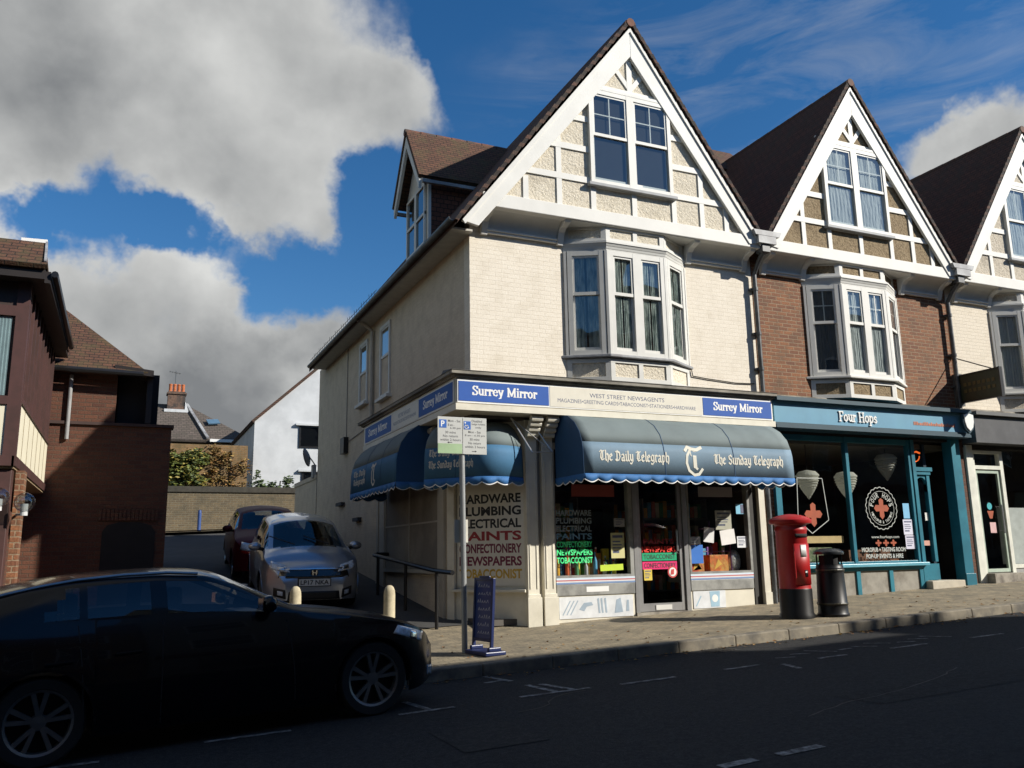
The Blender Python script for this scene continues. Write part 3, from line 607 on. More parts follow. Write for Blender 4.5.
# --- house 2, the brick one with the teal pub front, and house 3 beyond it
def upper_house(name, label, x0, x1, ax, wall, peb, bars, cur, curf, pipe, fm=WHITE):
    H = thing(name, label, 'building', (x0, 0, 0))
    MB().box(x0+.003,x1-.003,0,.25,3.9,6.9).build('front_wall', wall, H)
    m = MB(); m.box(x0+.003,x1-.003,8.8,9.05,-.3,6.6); m.prism([(x0+.1,6.6),(x1-.1,6.6),(ax,10.6)], front(9.05), 0, .24); m.build('rear_wall', REDBRICK, H)
    m = MB(); m.box(x0+.003,x1-.003,.26,8.79,3.45,3.6); m.box(x0+.1,x1-.1,.3,8.7,6.3,6.36); m.build('upper_floor', DARK, H)
    cove(x0+.26, ax-1.38, H); cove(ax+1.38, x1-.3, H)
    for x in (x0+.24, ax-1.36, ax+1.36, x1-.24): scroll_bracket(x, H)
    MB().box(ax-1.3,ax+1.3,-.41,-.003,6.705,6.74).build('bay_soffit', WHITE, H)
    gable_front(ax, 6.88, 6.88, x0+.02, x1-.04, H, peb, bars, curf)
    bay(ax-.07, H, 3.97, fm, peb, bars, cur, curf)
    roof_slope(ax, x0-.02, 6.83, -.51, 9.2, H); roof_slope(ax, x1-.02, 6.83, -.51, 9.2, H)
    ridge((ax,-.52,10.75),(ax,9.2,10.75),H,.085)
    m = MB(); m.box(x0-.22,x0+.20,-.54,-.30,6.80,6.95); m.hexa([(x0-.28,-.545,6.95),(x0+.28,-.545,6.95),(x0+.28,9,6.95),(x0-.28,9,6.95),(x0-.33,-.545,7.05),(x0+.33,-.545,7.05),(x0+.33,9,7.05),(x0-.33,9,7.05)]); m.build('valley_gutter', LEAD, H)
    if pipe: downpipe(pipe, H, 3.95, 6.32)
    MB().box(x0+.02,x1-.02,-.14,-.003,3.88,3.965).build('string_course', STONE, H)
    return H
H2 = upper_house('brick_pub_building', 'red brick house with white half timbered gable over a teal shop front', 5.88, 11.18, 8.47, REDBRICK, PEB2, (1,1), DRAPE, NETC, 11.14)
H3 = upper_house('pale_shop_building', 'pale painted gabled house with a dark fascia, at the right end of the row', 11.20, 16.60, 13.87, PALE, PEB3, (1,0), NETC, NETC, 16.5)
m = MB(); m.add([(5.9,3.2,10.35),(9.35,3.2,10.35),(8.9,4.0,11.28),(5.9,4.0,11.28),(9.35,4.8,10.35),(5.9,4.8,10.35)],[(0,1,2,3),(1,4,2),(4,5,3,2)])
m.build('rear_roof', TILE_Y, H2)

TEAL = mat('teal_paint', (.020,.145,.205), .42, var=.12, scale=3, c2=(.03,.20,.27), spec=.4)
TEALF = mat('teal_fascia_paint', (.11,.29,.43), .5, var=.10, scale=2.5, c2=(.12,.32,.44), mix=(.4,.75))
# pub front (house 2)
m = MB(); m.box(5.86,10.98,-.36,.0,3.36,3.80); m.build('fascia_board', TEALF, H2)
m = MB(); m.box(5.865,10.99,-.46,.0,3.80,3.875); m.box(5.865,10.98,-.40,-.0,3.30,3.358); m.box(5.865,10.98,-.38,-.361,3.36,3.40); m.build('shop_cornice', mat('dark_teal_paint', (.012,.05,.075), .5), H2)
MB().box(6.03,6.16,-.05,.15,-.0,3.3).build('pilaster', TEAL, H2, bevel=.006); m = MB(); m.box(10.74,10.99,-.08,.15,.1,3.3); m.box(10.72,11.01,-.11,-.081,.1,.55); m.build('pilaster', TEAL, H2, bevel=.006)
MB().box(5.88,6.03,.02,.2,-.1,3.3).build('brick_pier', REDBRICK, H2)
m = MB(); m.box(7.86,7.94,-.01,.09,.80,3.25); m.box(6.16,6.21,0,.09,.80,3.25); m.box(9.55,9.62,-.01,.09,.80,3.25); m.box(6.21,9.55,.002,.088,3.14,3.25); m.box(6.21,9.55,.002,.088,.80,.84); m.build('shop_window_frame', TEAL, H2, bevel=.006)
for x0, x1 in ((6.21,7.86),(7.94,9.55)): MB().add([(x0,.04,.84),(x1,.04,.84),(x1,.04,3.14),(x0,.04,3.14)],[(0,1,2,3)]).build('shop_window', SHOPPANE, H2)
m = MB(); m.box(6.16,9.72,-.12,.12,.735,.80); m.build('window_sill', mat('pale_teal_sill', (.12,.36,.46), .4), H2, bevel=.01)
m = MB(); m.box(6.16,9.62,-.03,.1,.66,.734)
for x in (6.16,7.0,7.85,8.7,9.52): m.box(x,x+.10,-.03,.1,.05,.66)
m.build('riser_frame', TEAL, H2, bevel=.005)
MB().box(6.2,9.6,.0,.08,.05,.66).build('riser_panel', mat('rendered_riser', (.30,.28,.24), .85, var=.15, c2=(.2,.18,.15)), H2)
# slim column by the recessed door
m = MB(); m.box(9.63,9.72,-.03,.12,.3,3.25); m.box(9.80,10.24,-.02,.0,.40,.80) if False else None
m.box(9.66,10.18,.06,.16,.44,.76); m.box(9.72,9.80,.05,.14,.8,2.55); m.box(10.08,10.16,.05,.14,.8,2.55); m.box(9.70,10.18,.03,.16,2.55,2.62); m.box(9.66,10.22,.01,.18,2.62,2.70)
A = [(9.80,2.20)]+[(9.94-.14*math.cos(math.pi*i/10),2.36+.14*math.sin(math.pi*i/10)) for i in range(11)]+[(10.08,2.2),(10.08,2.56),(9.80,2.56)]
m.prism([(x-0,z) for x,z in A], front(.14), 0, .07)
m.build('entrance_column', TEAL, H2)
MB().add([(9.8,.10,.8),(10.08,.10,.8),(10.08,.10,2.4),(9.8,.10,2.4)],[(0,1,2,3)]).build('column_pane', SHOPPANE, H2)
m = MB(); m.box(10.24,10.74,.55,.62,.45,2.6); m.box(10.16,10.24,.16,.62,.4,3.2); m.build('recessed_door', mat('dark_navy_door', (.012,.03,.05), .4), H2)
MB().box(9.66,10.58,-.18,.6,.1,.43).build('door_step', mat('cream_step', (.50,.45,.36), .8), H2, bevel=.01)
MB().box(5.9,11.15,.0,.3,3.25,3.30).build('shop_soffit', DARK, H2)
m = MB(); m.box(6.05,11.1,3.6,3.7,0,3.3); m.box(6.04,6.08,.2,3.6,0,3.3); m.box(11.05,11.1,.2,3.6,0,3.3); m.build('pub_interior_wall', mat('pub_back_wall', (.035,.028,.022), .9, var=.4, scale=2), H2)
MB().box(6.1,11.0,.2,3.6,.2,.32).build('pub_floor', mat('pub_floorboards', (.13,.06,.03), .6), H2)
MB().box(6.1,11.0,.2,3.6,3.10,3.2).build('pub_ceiling', mat('pub_ceiling_paint', (.16,.15,.12), .9), H2)
MB().box(7.95,9.5,.22,.75,.3,1.06).build('pub_counter', mat('stained_wood', (.16,.06,.025), .5, var=.3, scale=8), H2)
m = MB(); m.box(11.0,11.19,.0,.12,-.1,3.3); m.build('end_pier', DARKBRICK, H2)
# shop front (house 3)
FW = mat('offwhite_frame', (.70,.70,.62), .45)
MB().box(11.20,16.6,-.34,.0,3.22,3.80).build('fascia_board', mat('charcoal_fascia', (.05,.05,.055), .5, var=.2, scale=3, c2=(.08,.08,.085)), H3)
MB().box(11.19,16.6,-.42,.0,3.80,3.875).build('shop_cornice', mat('grey_cornice', (.10,.10,.10), .6), H3)
m = MB(); m.box(11.22,11.42,-.04,.14,.3,3.2); m.build('white_pilaster', FW, H3, bevel=.006)
m = MB(); m.box(11.43,11.50,.0,.1,.5,3.1); m.box(12.28,12.38,.0,.1,.5,3.1); m.box(11.5,12.28,.0,.1,2.70,2.78); m.box(11.5,12.28,.0,.1,3.04,3.1)
m.box(12.38,16.4,.0,.1,.62,.70); m.box(14.2,14.3,.0,.1,.7,3.1); m.box(16.35,16.5,.0,.1,.2,3.1); m.build('shop_window_frame', FW, H3)
m = MB(); m.box(11.51,11.57,.03,.08,.55,2.69); m.box(12.20,12.27,.03,.08,.55,2.69); m.box(11.57,12.2,.03,.08,2.62,2.69); m.box(11.57,12.2,.03,.08,.55,.62); d3 = m.build('glazed_door', mat('pale_green_frame', (.42,.50,.42), .4), H3)
MB().add([(11.57,.05,.62),(12.2,.05,.62),(12.2,.05,2.62),(11.57,.05,2.62)],[(0,1,2,3)]).build('door_pane', SHOPPANE, d3)
MB().tube([(12.14,-.03,1.35),(12.14,-.03,1.95)],.016).tube([(12.14,.05,1.4),(12.14,-.03,1.4)],.01).tube([(12.14,.05,1.9),(12.14,-.03,1.9)],.01).build('door_handle', ALU, d3)
for a,b,c,d in ((11.5,12.28,2.78,3.04),(12.38,14.2,.7,3.1),(14.3,16.35,.7,3.1)): MB().add([(a,.05,c),(b,.05,c),(b,.05,d),(a,.05,d)],[(0,1,2,3)]).build('shop_window', SHOPPANE, H3)
MB().box(12.38,16.4,.02,.12,.1,.62).build('stall_riser', mat('grey_riser', (.3,.3,.29), .7), H3)
MB().box(11.42,12.5,-.22,.5,.1,.53).build('door_step', STONE, H3)
MB().box(12.4,13.6,.2,.3,.7,1.9).build('window_blind', mat('pale_blind', (.5,.52,.52), .8), H3)
m = MB(); m.box(11.25,16.5,3.4,3.5,0,3.3); m.box(11.22,11.26,.2,3.4,0,3.3); m.box(16.5,16.55,0,9,0,6.3); m.build('shop_interior_wall', mat('grey_back_wall', (.05,.05,.05), .9), H3)
MB().box(11.25,16.5,.2,3.4,.3,.5).build('shop_floor', mat('brown_floor', (.10,.065,.04), .6), H3)
MB().box(11.2,16.6,.0,.3,3.15,3.21).build('shop_soffit', DARK, H3)

# ------------------------------------------------------------------ lettering
def text_mb(s, F, u0, u1, v0, v1, n=.003, bold=0, fit=True):
    cu = bpy.data.curves.new('t', 'FONT'); cu.body = s; cu.size = 1; cu.extrude = .0; cu.offset = bold; cu.resolution_u = 3
    ob = bpy.data.objects.new('t', cu); me = bpy.data.meshes.new_from_object(ob)
    P = [v.co.copy() for v in me.vertices]; fs = [tuple(p.vertices) for p in me.polygons]
    bpy.data.objects.remove(ob); bpy.data.curves.remove(cu); bpy.data.meshes.remove(me)
    xa, xb = min(p.x for p in P), max(p.x for p in P); ya, yb = min(p.y for p in P), max(p.y for p in P)
    sx = (u1-u0)/(xb-xa); sy = (v1-v0)/(yb-ya)
    mb = MB(); mb.add([F.p(u0+(p.x-xa)*sx, v0+(p.y-ya)*sy, n) for p in P], fs); return mb
ROM = {'S':(.95,[[(.78,1.2),(.6,1.42),(.3,1.45),(.1,1.25),(.14,.98),(.45,.76),(.74,.52),(.78,.25),(.55,.03),(.25,0),(.06,.25)],[(.78,1.1),(.78,1.44)],[(.06,.02),(.06,.36)]]),
 'u':(1.02,[[(0,1),(.2,1)],[(.2,1),(.2,.28),(.4,.03),(.6,.1),(.75,.3)],[(.55,1),(.75,1)],[(.75,1),(.75,0)],[(.75,0),(.95,0)]]),
 'r':(.72,[[(0,1),(.2,1)],[(.2,1),(.2,0)],[(0,0),(.42,0)],[(.2,.7),(.4,.98),(.62,.95)],[(.6,.98),(.6,.75)]]),
 'e':(.9,[[(.1,.55),(.78,.55),(.72,.85),(.45,1),(.18,.82),(.1,.45),(.25,.1),(.55,0),(.78,.2)]]),
 'y':(1.02,[[(0,1),(.38,1)],[(.15,1),(.5,.1)],[(.65,1),(1,1)],[(.83,1),(.42,-.35),(.15,-.4)]]),
 'M':(1.65,[[(0,0),(.42,0)],[(.2,0),(.2,1.45)],[(.2,1.45),(.75,.15)],[(.75,.15),(1.3,1.45)],[(1.3,1.45),(1.3,0)],[(0,1.45),(.25,1.45)],[(1.08,0),(1.52,0)],[(1.28,1.45),(1.52,1.45)]]),
 'i':(.5,[[(0,1),(.2,1)],[(.2,1),(.2,0)],[(0,0),(.42,0)],[(.2,1.28),(.2,1.45)]]),
 'o':(.98,[[(.12,.5),(.18,.82),(.45,1),(.72,.82),(.78,.5),(.72,.18),(.45,0),(.18,.18),(.12,.5)]]),
 'F':(.98,[[(0,0),(.42,0)],[(.2,0),(.2,1.45)],[(0,1.45),(.85,1.45)],[(.85,1.45),(.85,1.2)],[(.2,.75),(.65,.75)]]),
 'H':(1.35,[[(0,0),(.42,0)],[(.2,0),(.2,1.45)],[(0,1.45),(.42,1.45)],[(.2,.74),(1.0,.74)],[(.8,0),(1.2,0)],[(1.0,0),(1.0,1.45)],[(.8,1.45),(1.2,1.45)]]),
 'p':(1.0,[[(0,1),(.2,1)],[(.2,1),(.2,-.45)],[(0,-.45),(.42,-.45)],[(.2,.75),(.45,1),(.72,.85),(.8,.5),(.72,.15),(.45,0),(.2,.2)]]),
 's':(.8,[[(.62,.8),(.4,1),(.16,.85),(.18,.62),(.55,.42),(.65,.2),(.4,0),(.1,.15)]]), ' ':(.6,[])}
BLK = {'T':(1.1,[[(0,1.25),(.3,1.45),(.7,1.33),(1.0,1.48)],[(.5,1.4),(.3,.95),(.25,.45),(.5,.05),(.95,.22)],[(.62,1.3),(.62,.4)]]),
 'h':(.85,[[(.15,1.5),(.15,.1),(.3,0)],[(.15,.85),(.45,1),(.65,.8),(.65,.2),(.5,-.25)]]),
 'e':(.75,[[(.15,.5),(.55,.72),(.4,1),(.12,.8),(.12,.2),(.35,0),(.62,.15)]]),
 'D':(1.15,[[(.05,1.3),(.4,1.45),(.85,1.2),(.95,.6),(.7,.12),(.3,0),(.05,.15)],[(.35,1.35),(.3,.1)]]),
 'a':(.85,[[(.1,.85),(.4,1),(.6,.8),(.6,.1),(.75,0)],[(.6,.55),(.2,.4),(.15,.1),(.4,0),(.6,.2)]]),
 'i':(.45,[[(.05,.9),(.2,1),(.2,.15),(.38,0)],[(.15,1.3),(.25,1.4)]]), 'l':(.45,[[(.1,1.35),(.2,1.5),(.2,.15),(.38,0)]]),
 'y':(.85,[[(.05,.9),(.2,1),(.2,.3),(.4,.05),(.65,.3)],[(.65,1),(.65,0),(.4,-.4),(.1,-.35)]]),
 'g':(.85,[[(.65,.9),(.35,1),(.12,.75),(.15,.25),(.4,.1),(.65,.3)],[(.65,1),(.65,-.1),(.4,-.4),(.1,-.3)]]),
 'r':(.65,[[(.05,.9),(.2,1),(.2,.1),(.35,0)],[(.2,.75),(.4,1),(.58,.85)]]),
 'p':(.85,[[(.05,.9),(.2,1),(.2,-.4)],[(.2,.8),(.45,1),(.68,.75),(.65,.2),(.4,0),(.2,.15)]]),
 'S':(.95,[[(.8,1.2),(.55,1.45),(.2,1.25),(.25,.85),(.65,.65),(.78,.3),(.5,0),(.1,.2)]]),
 'u':(.88,[[(.05,.9),(.18,1),(.18,.2),(.38,0),(.65,.25)],[(.65,1),(.65,.1),(.8,0)]]),
 'n':(.88,[[(.05,.9),(.18,1),(.18,0)],[(.18,.8),(.45,1),(.65,.8),(.65,.1),(.8,0)]]),
 'd':(.85,[[(.65,.3),(.4,0),(.12,.2),(.15,.75),(.4,.95),(.65,.7)],[(.1,1.45),(.45,1.3),(.65,.9),(.65,.1)]]), ' ':(.5,[])}
def nib_mb(s, font, F, u0, u1, v0, xh, ang, W, T, n=.003, mb=None, bend=None):
    """letters drawn with a broad nib held at ang: v0 baseline, xh x-height, fitted between u0 and u1"""
    tot = sum(font[c][0] for c in s); sx = (u1-u0)/tot; mb = mb or MB(); x = 0; k = 0
    P = bend or F.p
    for c in s:
        for line in font[c][1]:
            for (ax_, ay), (bx, by) in zip(line, line[1:]):
                d = Vector((bx-ax_, by-ay)); t = abs(math.sin(math.atan2(d.y, d.x)-ang)); w = (T+(W-T)*t)/2
                d.normalize(); o = Vector((-d.y, d.x))*w; e = d*min(w, T)*.6; k += 1
                q = [(ax_-e.x+o.x, ay-e.y+o.y), (ax_-e.x-o.x, ay-e.y-o.y), (bx+e.x-o.x, by+e.y-o.y), (bx+e.x+o.x, by+e.y+o.y)]
                mb.add([P(u0+(x+a)*sx, v0+b*xh, n+(k % 40)*.00006) for a, b in q], [(0,1,2,3)])
        x += font[c][0]
    return mb

SIGNBLUE = mat('sign_blue', (.030,.105,.40), .55, var=.05, spec=.25)
SIGNCREAM = mat('sign_cream', (.70,.66,.56), .45, var=.05)
LETWHITE = mat('letter_white', (.82,.82,.80), .5, var=.02)
LETBLUE = mat('letter_blue', (.05,.07,.16), .5, var=.02)
def fascia_sign(name, label, F, w, h, ends, parts):
    t = thing(name, label, 'sign', tuple(F.o))
    MB().fbox(F,0,w,0,h,.002,.022).build('white_surround', LETWHITE, t, bevel=.004)
    for a, b in ends: MB().fbox(F,a,b,.03,h-.03,.0221,.028).build('blue_panel', SIGNBLUE, t)
    MB().fbox(F,ends[0][1]+.02,ends[1][0]-.02,.02,h-.02,.0221,.0265).build('cream_panel', SIGNCREAM, t)
    for a, b in ends:
        pad = (b-a)*.15; nib_mb('Surrey Mirror', ROM, F, a+pad, b-pad*.9, h*.36, h*.255, 0, .30, .11, .029).build('lettering', LETWHITE, t)
    a, b = ends[0][1]+.16, ends[1][0]-.16; mid = (a+b)/2; ww = b-a
    text_mb('WEST STREET NEWSAGENTS', F, mid-ww*.28, mid+ww*.26, h*.56, h*.75, .027, .0).build('small_lettering', LETBLUE, t)
    text_mb('MAGAZINES\u2022GREETING CARDS\u2022TABACCONIST\u2022STATIONERS\u2022HARDWARE', F, a, b, h*.27, h*.44, .027, 0).build('small_lettering', LETBLUE, t)
    return t
fascia_sign('shop_fascia_sign', 'long blue and cream newsagent fascia sign facing the main street', front(-.361, -.37, 3.415), 6.17, .37, ((.02,1.58),(4.62,6.14)), 0)
fascia_sign('side_fascia_sign', 'shaded blue and cream fascia sign above the lane-side awning', leftf(-.381, 5.15, 3.415), 5.45, .37, ((.05,2.0),(3.72,5.42)), 0)
# pub sign lettering boards
ft = thing('pub_fascia_lettering', 'white raised slab letters on the teal pub fascia', 'sign', (8.2,-.36,3.45))
FF = front(-.361, 0, 0)
m = nib_mb('Four Hops', ROM, FF, 7.42, 8.40, 3.49, .125, 0, .22, .17, .02); m.build('letters', LETWHITE, ft, solid=.02)
m = MB(); x = 9.40; random.seed(3)
while x < 10.55: w_ = random.uniform(.02,.05); m.fbox(FF,x,x+w_,3.50,3.50+random.choice((.05,.05,.07)),.002,.004); x += w_+.016
m.build('small_orange_lettering', mat('letter_orange', (.55,.18,.09), .5), ft)
sh = thing('shield_lamp', 'white shield shaped lamp on a dark bracket at the end of the teal fascia', 'lamp', (10.85,-.42,3.45))
SP = [(0,.34),(.13,.37),(.26,.34),(.26,.2),(.22,.08),(.13,0),(.04,.08),(0,.2)]
MB().prism([(10.72+a*1.25-.03, 3.40+b*1.15-.03) for a, b in SP], front(-.42), 0, .06).build('shield_back', mat('dark_teal_paint', (0,0,0)), sh)
MB().prism([(10.72+a, 3.415+b) for a, b in SP], front(-.48), 0, .02).build('shield_face', LETWHITE, sh, bevel=.006)
MB().box(10.8,10.9,-.425,-.36,3.5,3.6).build('bracket', BLACK, sh)
hs_ = thing('hanging_sign', 'dark green hanging shop sign with unlit box bracket, jutting over the street', 'sign', (11.3,-.1,4.1))
MB().box(11.17,11.23,-1.05,-.13,4.10,4.66).build('sign_board', mat('dark_green_board', (.02,.03,.014), .45, var=.3, scale=3, c2=(.05,.035,.015)), hs_, bevel=.006)
m = MB(); m.box(11.155,11.245,-1.075,-1.05,4.07,4.69); m.box(11.155,11.245,-1.05,-.13,4.66,4.685); m.box(11.155,11.245,-1.05,-.13,4.075,4.10); m.build('frame', BLACK, hs_)
m = MB(); m.box(11.13,11.27,-.13,-.001,4.02,4.72); m.tube([(11.2,-.02,5.1),(11.2,-.9,4.68)],.012); m.build('bracket', mat('grey_box', (.07,.07,.07), .6), hs_)
m = MB()
for z in (4.28,4.42): 
    for k in range(7): m.box(11.162,11.169,-.95+.11*k,-.88+.11*k,z,z+.07)
m.build('faded_lettering', mat('faded_gold', (.10,.07,.02), .6), hs_)

# ------------------------------------------------------------------ awnings
def scallop_canvas(name, cols):
    return mat(name, cols, .75, var=.10, scale=2.2, c2=tuple(c*1.35 for c in cols), mix=(.45,.8), bump=.08, bscale=200)
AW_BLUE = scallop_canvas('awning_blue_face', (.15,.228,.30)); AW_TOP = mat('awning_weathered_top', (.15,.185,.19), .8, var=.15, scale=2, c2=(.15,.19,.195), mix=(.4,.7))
AW_VAL = scallop_canvas('awning_valance_blue', (.03,.14,.36)); AW_CHEEK = scallop_canvas('awning_cheek_shade_blue', (.014,.065,.16))  # cheek blue is darkened: shade of the turned-away ends in its colour
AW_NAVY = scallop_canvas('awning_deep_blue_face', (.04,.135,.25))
def awning(name, label, F, w, dp, ztop, zcr, zbot, n_sc, dome=None, arc=.6, face=None):
    t = thing(name, label, 'awning', tuple(F.o)); L0 = w; w = w if dome is None else dome+arc*1.45
    def SP(s, z, n_):                                  # a point on the canvas; past the dome point the canvas sweeps round to the wall
        if dome is None or s <= dome: return F.p(s, z, n_)
        a = (s-dome)/(w-dome)*math.pi/2; return F.p(dome+n_*arc/dp*math.sin(a), z, n_*math.cos(a))
    prof = [(.02,ztop),(.22*dp,ztop-.015),(.48*dp,ztop-.10*(ztop-zcr)),(.72*dp,ztop-.36*(ztop-zcr)),(.88*dp,ztop-.68*(ztop-zcr)),(.955*dp,zcr)]
    fac = [(.955*dp,zcr),(.985*dp,zcr-.25*(zcr-zbot)),(1.0*dp,zbot)]
    def sheet(pr, name, m, off=0):
        rows = []
        for i in range(25):
            u = w*i/24; sag = .007*math.sin(i*math.pi/8)**2+.003*math.sin(i*2.3)
            rows.append([SP(u, z-(sag if 0 < j < len(pr)-1 else 0), n_) for j, (n_, z) in enumerate(pr)])
        return MB().grid(rows).build(name, m, t, smooth=True, solid=.004)
    sheet(prof, 'canopy_top', AW_TOP); sheet(fac, 'front_face', face or AW_BLUE)
    for u in ((0, w) if dome is None else (0,)):       # quarter-round cheeks
        pts = [(n_, z) for n_, z in prof+fac[1:]]
        poly = [F.p(u, z, n_) for n_, z in pts]+[F.p(u, zbot, .02)]
        MB().add(poly, [tuple(range(len(poly)))]).build('cheek', AW_CHEEK, t, solid=.004)
    def val(P, L, n, name):
        rows = []; k = n*10; hem = MB()
        for i in range(k+1):
            u = L*i/k; d = .085+.045*abs(math.sin(math.pi*i/10)); rows.append([P(u, zbot, 0), P(u, zbot-d, .012*math.sin(i*.5))])
        for i in range(k): 
            a, b = rows[i][1], rows[i+1][1]; hem.hexa([a+Vector((0,0,-.012))+o for o in (Vector((-.004,-.004,0)),)*1] if False else [a+Vector((0,0,-.010)),b+Vector((0,0,-.010)),b+Vector((.004,.004,-.010)),a+Vector((.004,.004,-.010)),a+Vector((-.001,-.001,.006)),b+Vector((-.001,-.001,.006)),b+Vector((.004,.004,.006)),a+Vector((.004,.004,.006))])
        MB().grid(rows).build('valance', AW_VAL, t, smooth=True, solid=.003); hem.build('valance_hem', LETWHITE, t)
    val(lambda u, z, e: SP(u, z, dp+.004+e), w, n_sc, 'v')
    val(lambda u, z, e: F.p(-.004-e, z, u), dp, max(2, int(n_sc*dp/w)), 'v')
    if dome is None: val(lambda u, z, e: F.p(w+.004+e, z, u), dp, max(2, int(n_sc*dp/w)), 'v')
    else: w = dome
    m = MB()
    for u in (.02, w*.5, w-.02): m.tube([F.p(u,ztop-.05,.03),F.p(u,zbot+.02,dp-.03)],.012,6)
    m.tube([F.p(.02,zbot+.01,dp-.02),F.p(w-.02,zbot+.01,dp-.02)],.014,6); m.build('awning_frame', ALU, t)
    sm = MB()
    for k in range(1, 3):
        u = L0*k/3+.11
        if u > w: continue
        for (a, za), (b, zb_) in zip(prof+fac[1:], (prof+fac[1:])[1:]): sm.hexa([SP(u-.004,za,a+.003),SP(u+.004,za,a+.003),SP(u+.004,zb_,b+.003),SP(u-.004,zb_,b+.003),SP(u-.004,za+.002,a+.006),SP(u+.004,za+.002,a+.006),SP(u+.004,zb_+.002,b+.006),SP(u-.004,zb_+.002,b+.006)])
    sm.build('canvas_seam', AW_CHEEK, t)
    def bend(u, v, n):                                 # lettering follows the front face
        f = (zcr-v)/(zcr-zbot); nn = .955*dp+(.985-.955)*dp*f/.25 if f < .25 else .985*dp+.015*dp*(f-.25)/.75
        return SP(u, v, nn+n) if dome is None or u <= dome else F.p(u, v, nn+n)
    return t, bend
AWL = mat('awning_letter_cream', (.66,.64,.55), .7, var=.06)
def t_logo(bend, uc, vc, s, par):
    mb = MB(); k = 0
    for line, wd in (([(-.62,.62),(-.42,.86),(-.1,.74),(.25,.70),(.62,.86)],.20),([(.1,.72),(.06,.2),(.06,-.38)],.26),([(.06,-.38),(.2,-.5)],.16),
                     ([(-.26,.66),(-.5,.3),(-.56,-.15),(-.42,-.6),(-.05,-.88),(.3,-.82),(.58,-.5)],.17),([(-.26,.66),(-.2,.3)],.07)):
        for (a, b), (c, d) in zip(line, line[1:]):
            v = Vector((c-a, d-b)).normalized(); o = Vector((-v.y, v.x))*wd/2; e = v*wd*.25; k += 1
            mb.add([bend(uc+x*s, vc+y*s, .004+k*.0001) for x, y in ((a-e.x+o.x,b-e.y+o.y),(a-e.x-o.x,b-e.y-o.y),(c+e.x-o.x,d+e.y-o.y),(c+e.x+o.x,d+e.y+o.y))], [(0,1,2,3)])
    mb.build('emblem', AWL, par)
AF = front(-.0, 1.46, 0)
aw, bd = awning('front_awning', 'sunlit blue scalloped awning with cream lettering above the shop door', Fr((1.46,-.06,0),(1,0,0)), 4.14, .98, 3.33, 2.80, 2.30, 17)
nib_mb('The Daily Telegraph', BLK, None, .28, 1.58, 2.51, .105, R(40), .30, .10, .004, bend=bd).build('lettering', AWL, aw)
nib_mb('The Sunday Telegraph', BLK, None, 2.46, 3.92, 2.51, .105, R(40), .30, .10, .004, bend=bd).build('lettering', AWL, aw)
t_logo(bd, 2.06, 2.545, .265, aw)
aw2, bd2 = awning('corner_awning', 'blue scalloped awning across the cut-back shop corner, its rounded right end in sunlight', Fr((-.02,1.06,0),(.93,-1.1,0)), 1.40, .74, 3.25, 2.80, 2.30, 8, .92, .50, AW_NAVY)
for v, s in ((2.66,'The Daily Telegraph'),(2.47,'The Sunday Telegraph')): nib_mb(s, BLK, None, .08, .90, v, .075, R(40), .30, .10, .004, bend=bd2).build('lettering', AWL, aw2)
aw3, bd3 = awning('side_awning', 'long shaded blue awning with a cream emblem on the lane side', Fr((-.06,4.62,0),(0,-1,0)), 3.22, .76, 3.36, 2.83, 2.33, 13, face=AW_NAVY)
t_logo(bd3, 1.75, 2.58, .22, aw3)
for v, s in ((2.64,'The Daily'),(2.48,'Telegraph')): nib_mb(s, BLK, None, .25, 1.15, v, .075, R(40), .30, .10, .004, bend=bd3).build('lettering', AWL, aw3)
m = MB(); m.tube([(.66,-.10,3.26),(.92,-.34,2.68)],.012,6); m.tube([(1.08,-.12,3.12),(1.26,-.36,2.70)],.012,6); m.tube([(.92,-.34,2.68),(1.26,-.36,2.70)],.010,6); m.tube([(.66,-.1,3.26),(1.26,-.36,2.7)],.008,6)
tag(m.build('awning_stay', mat('galvanised_stay', (.5,.5,.5), .4, metal=.5)), 'thin metal awning stays hanging between the two front awnings', 'bracket')

# ------------------------------------------------------------------ writing on walls and windows, papers behind the glass
LB, LR, LM, LY = mat('letter_black', (.02,.02,.022), .6), mat('letter_red', (.33,.025,.03), .6), mat('letter_maroon', (.19,.02,.05), .6), mat('letter_yellow', (.58,.36,.035), .6)
bp = thing('wall_sign_board', 'cream corner board listing hardware to tobacconist in black, red and yellow', 'sign', (.25,.75,1.5))
CB = Fr((0,1.1,0), (.93,-1.1,0))
MB().fbox(CB,.155,1.39,.60,2.25,-.058,-.045).build('board', mat('board_cream', (.74,.70,.60), .6, var=.05), bp)
for i, (s, mm) in enumerate((('HARDWARE',LB),('PLUMBING',LB),('ELECTRICAL',LB),('PAINTS',LR),('CONFECTIONERY',LM),('NEWSPAPERS',LM),('TOBACCONIST',LY))):
    v = 1.925-.2017*i; text_mb(s, CB, .20, 1.34, v, v+.152, -.044, .034).build('lettering', mm, bp)
WIN1 = front(.044)
wl = mat('vinyl_pale', (.30,.36,.38), .6); wb = mat('vinyl_blue', (.16,.32,.44), .6); NG = mat('vinyl_fluorescent_green', (.08,.95,.32), .5, var=.03, emit=.0)
ws = thing('window_lettering', 'pale and fluorescent green trade words stuck inside the left shop window', 'lettering', (1.8,.05,1.2))
for i, (s, mm) in enumerate((('HARDWARE',wl),('PLUMBING',wl),('ELECTRICAL',wl),('PAINTS',wb),('CONFECTIONERY',NG),('NEWSPAPERS',NG),('TOBACCONIST',NG))):
    v = 1.70-.128*i; text_mb(s, WIN1, 1.50, 2.16, v, v+.098, 0, .02).build('lettering', mm, ws)
DW = front(.044)
ds = thing('door_lettering', 'red, green and pink trade words stuck on the shop door glass', 'lettering', (3.5,.13,1.1))
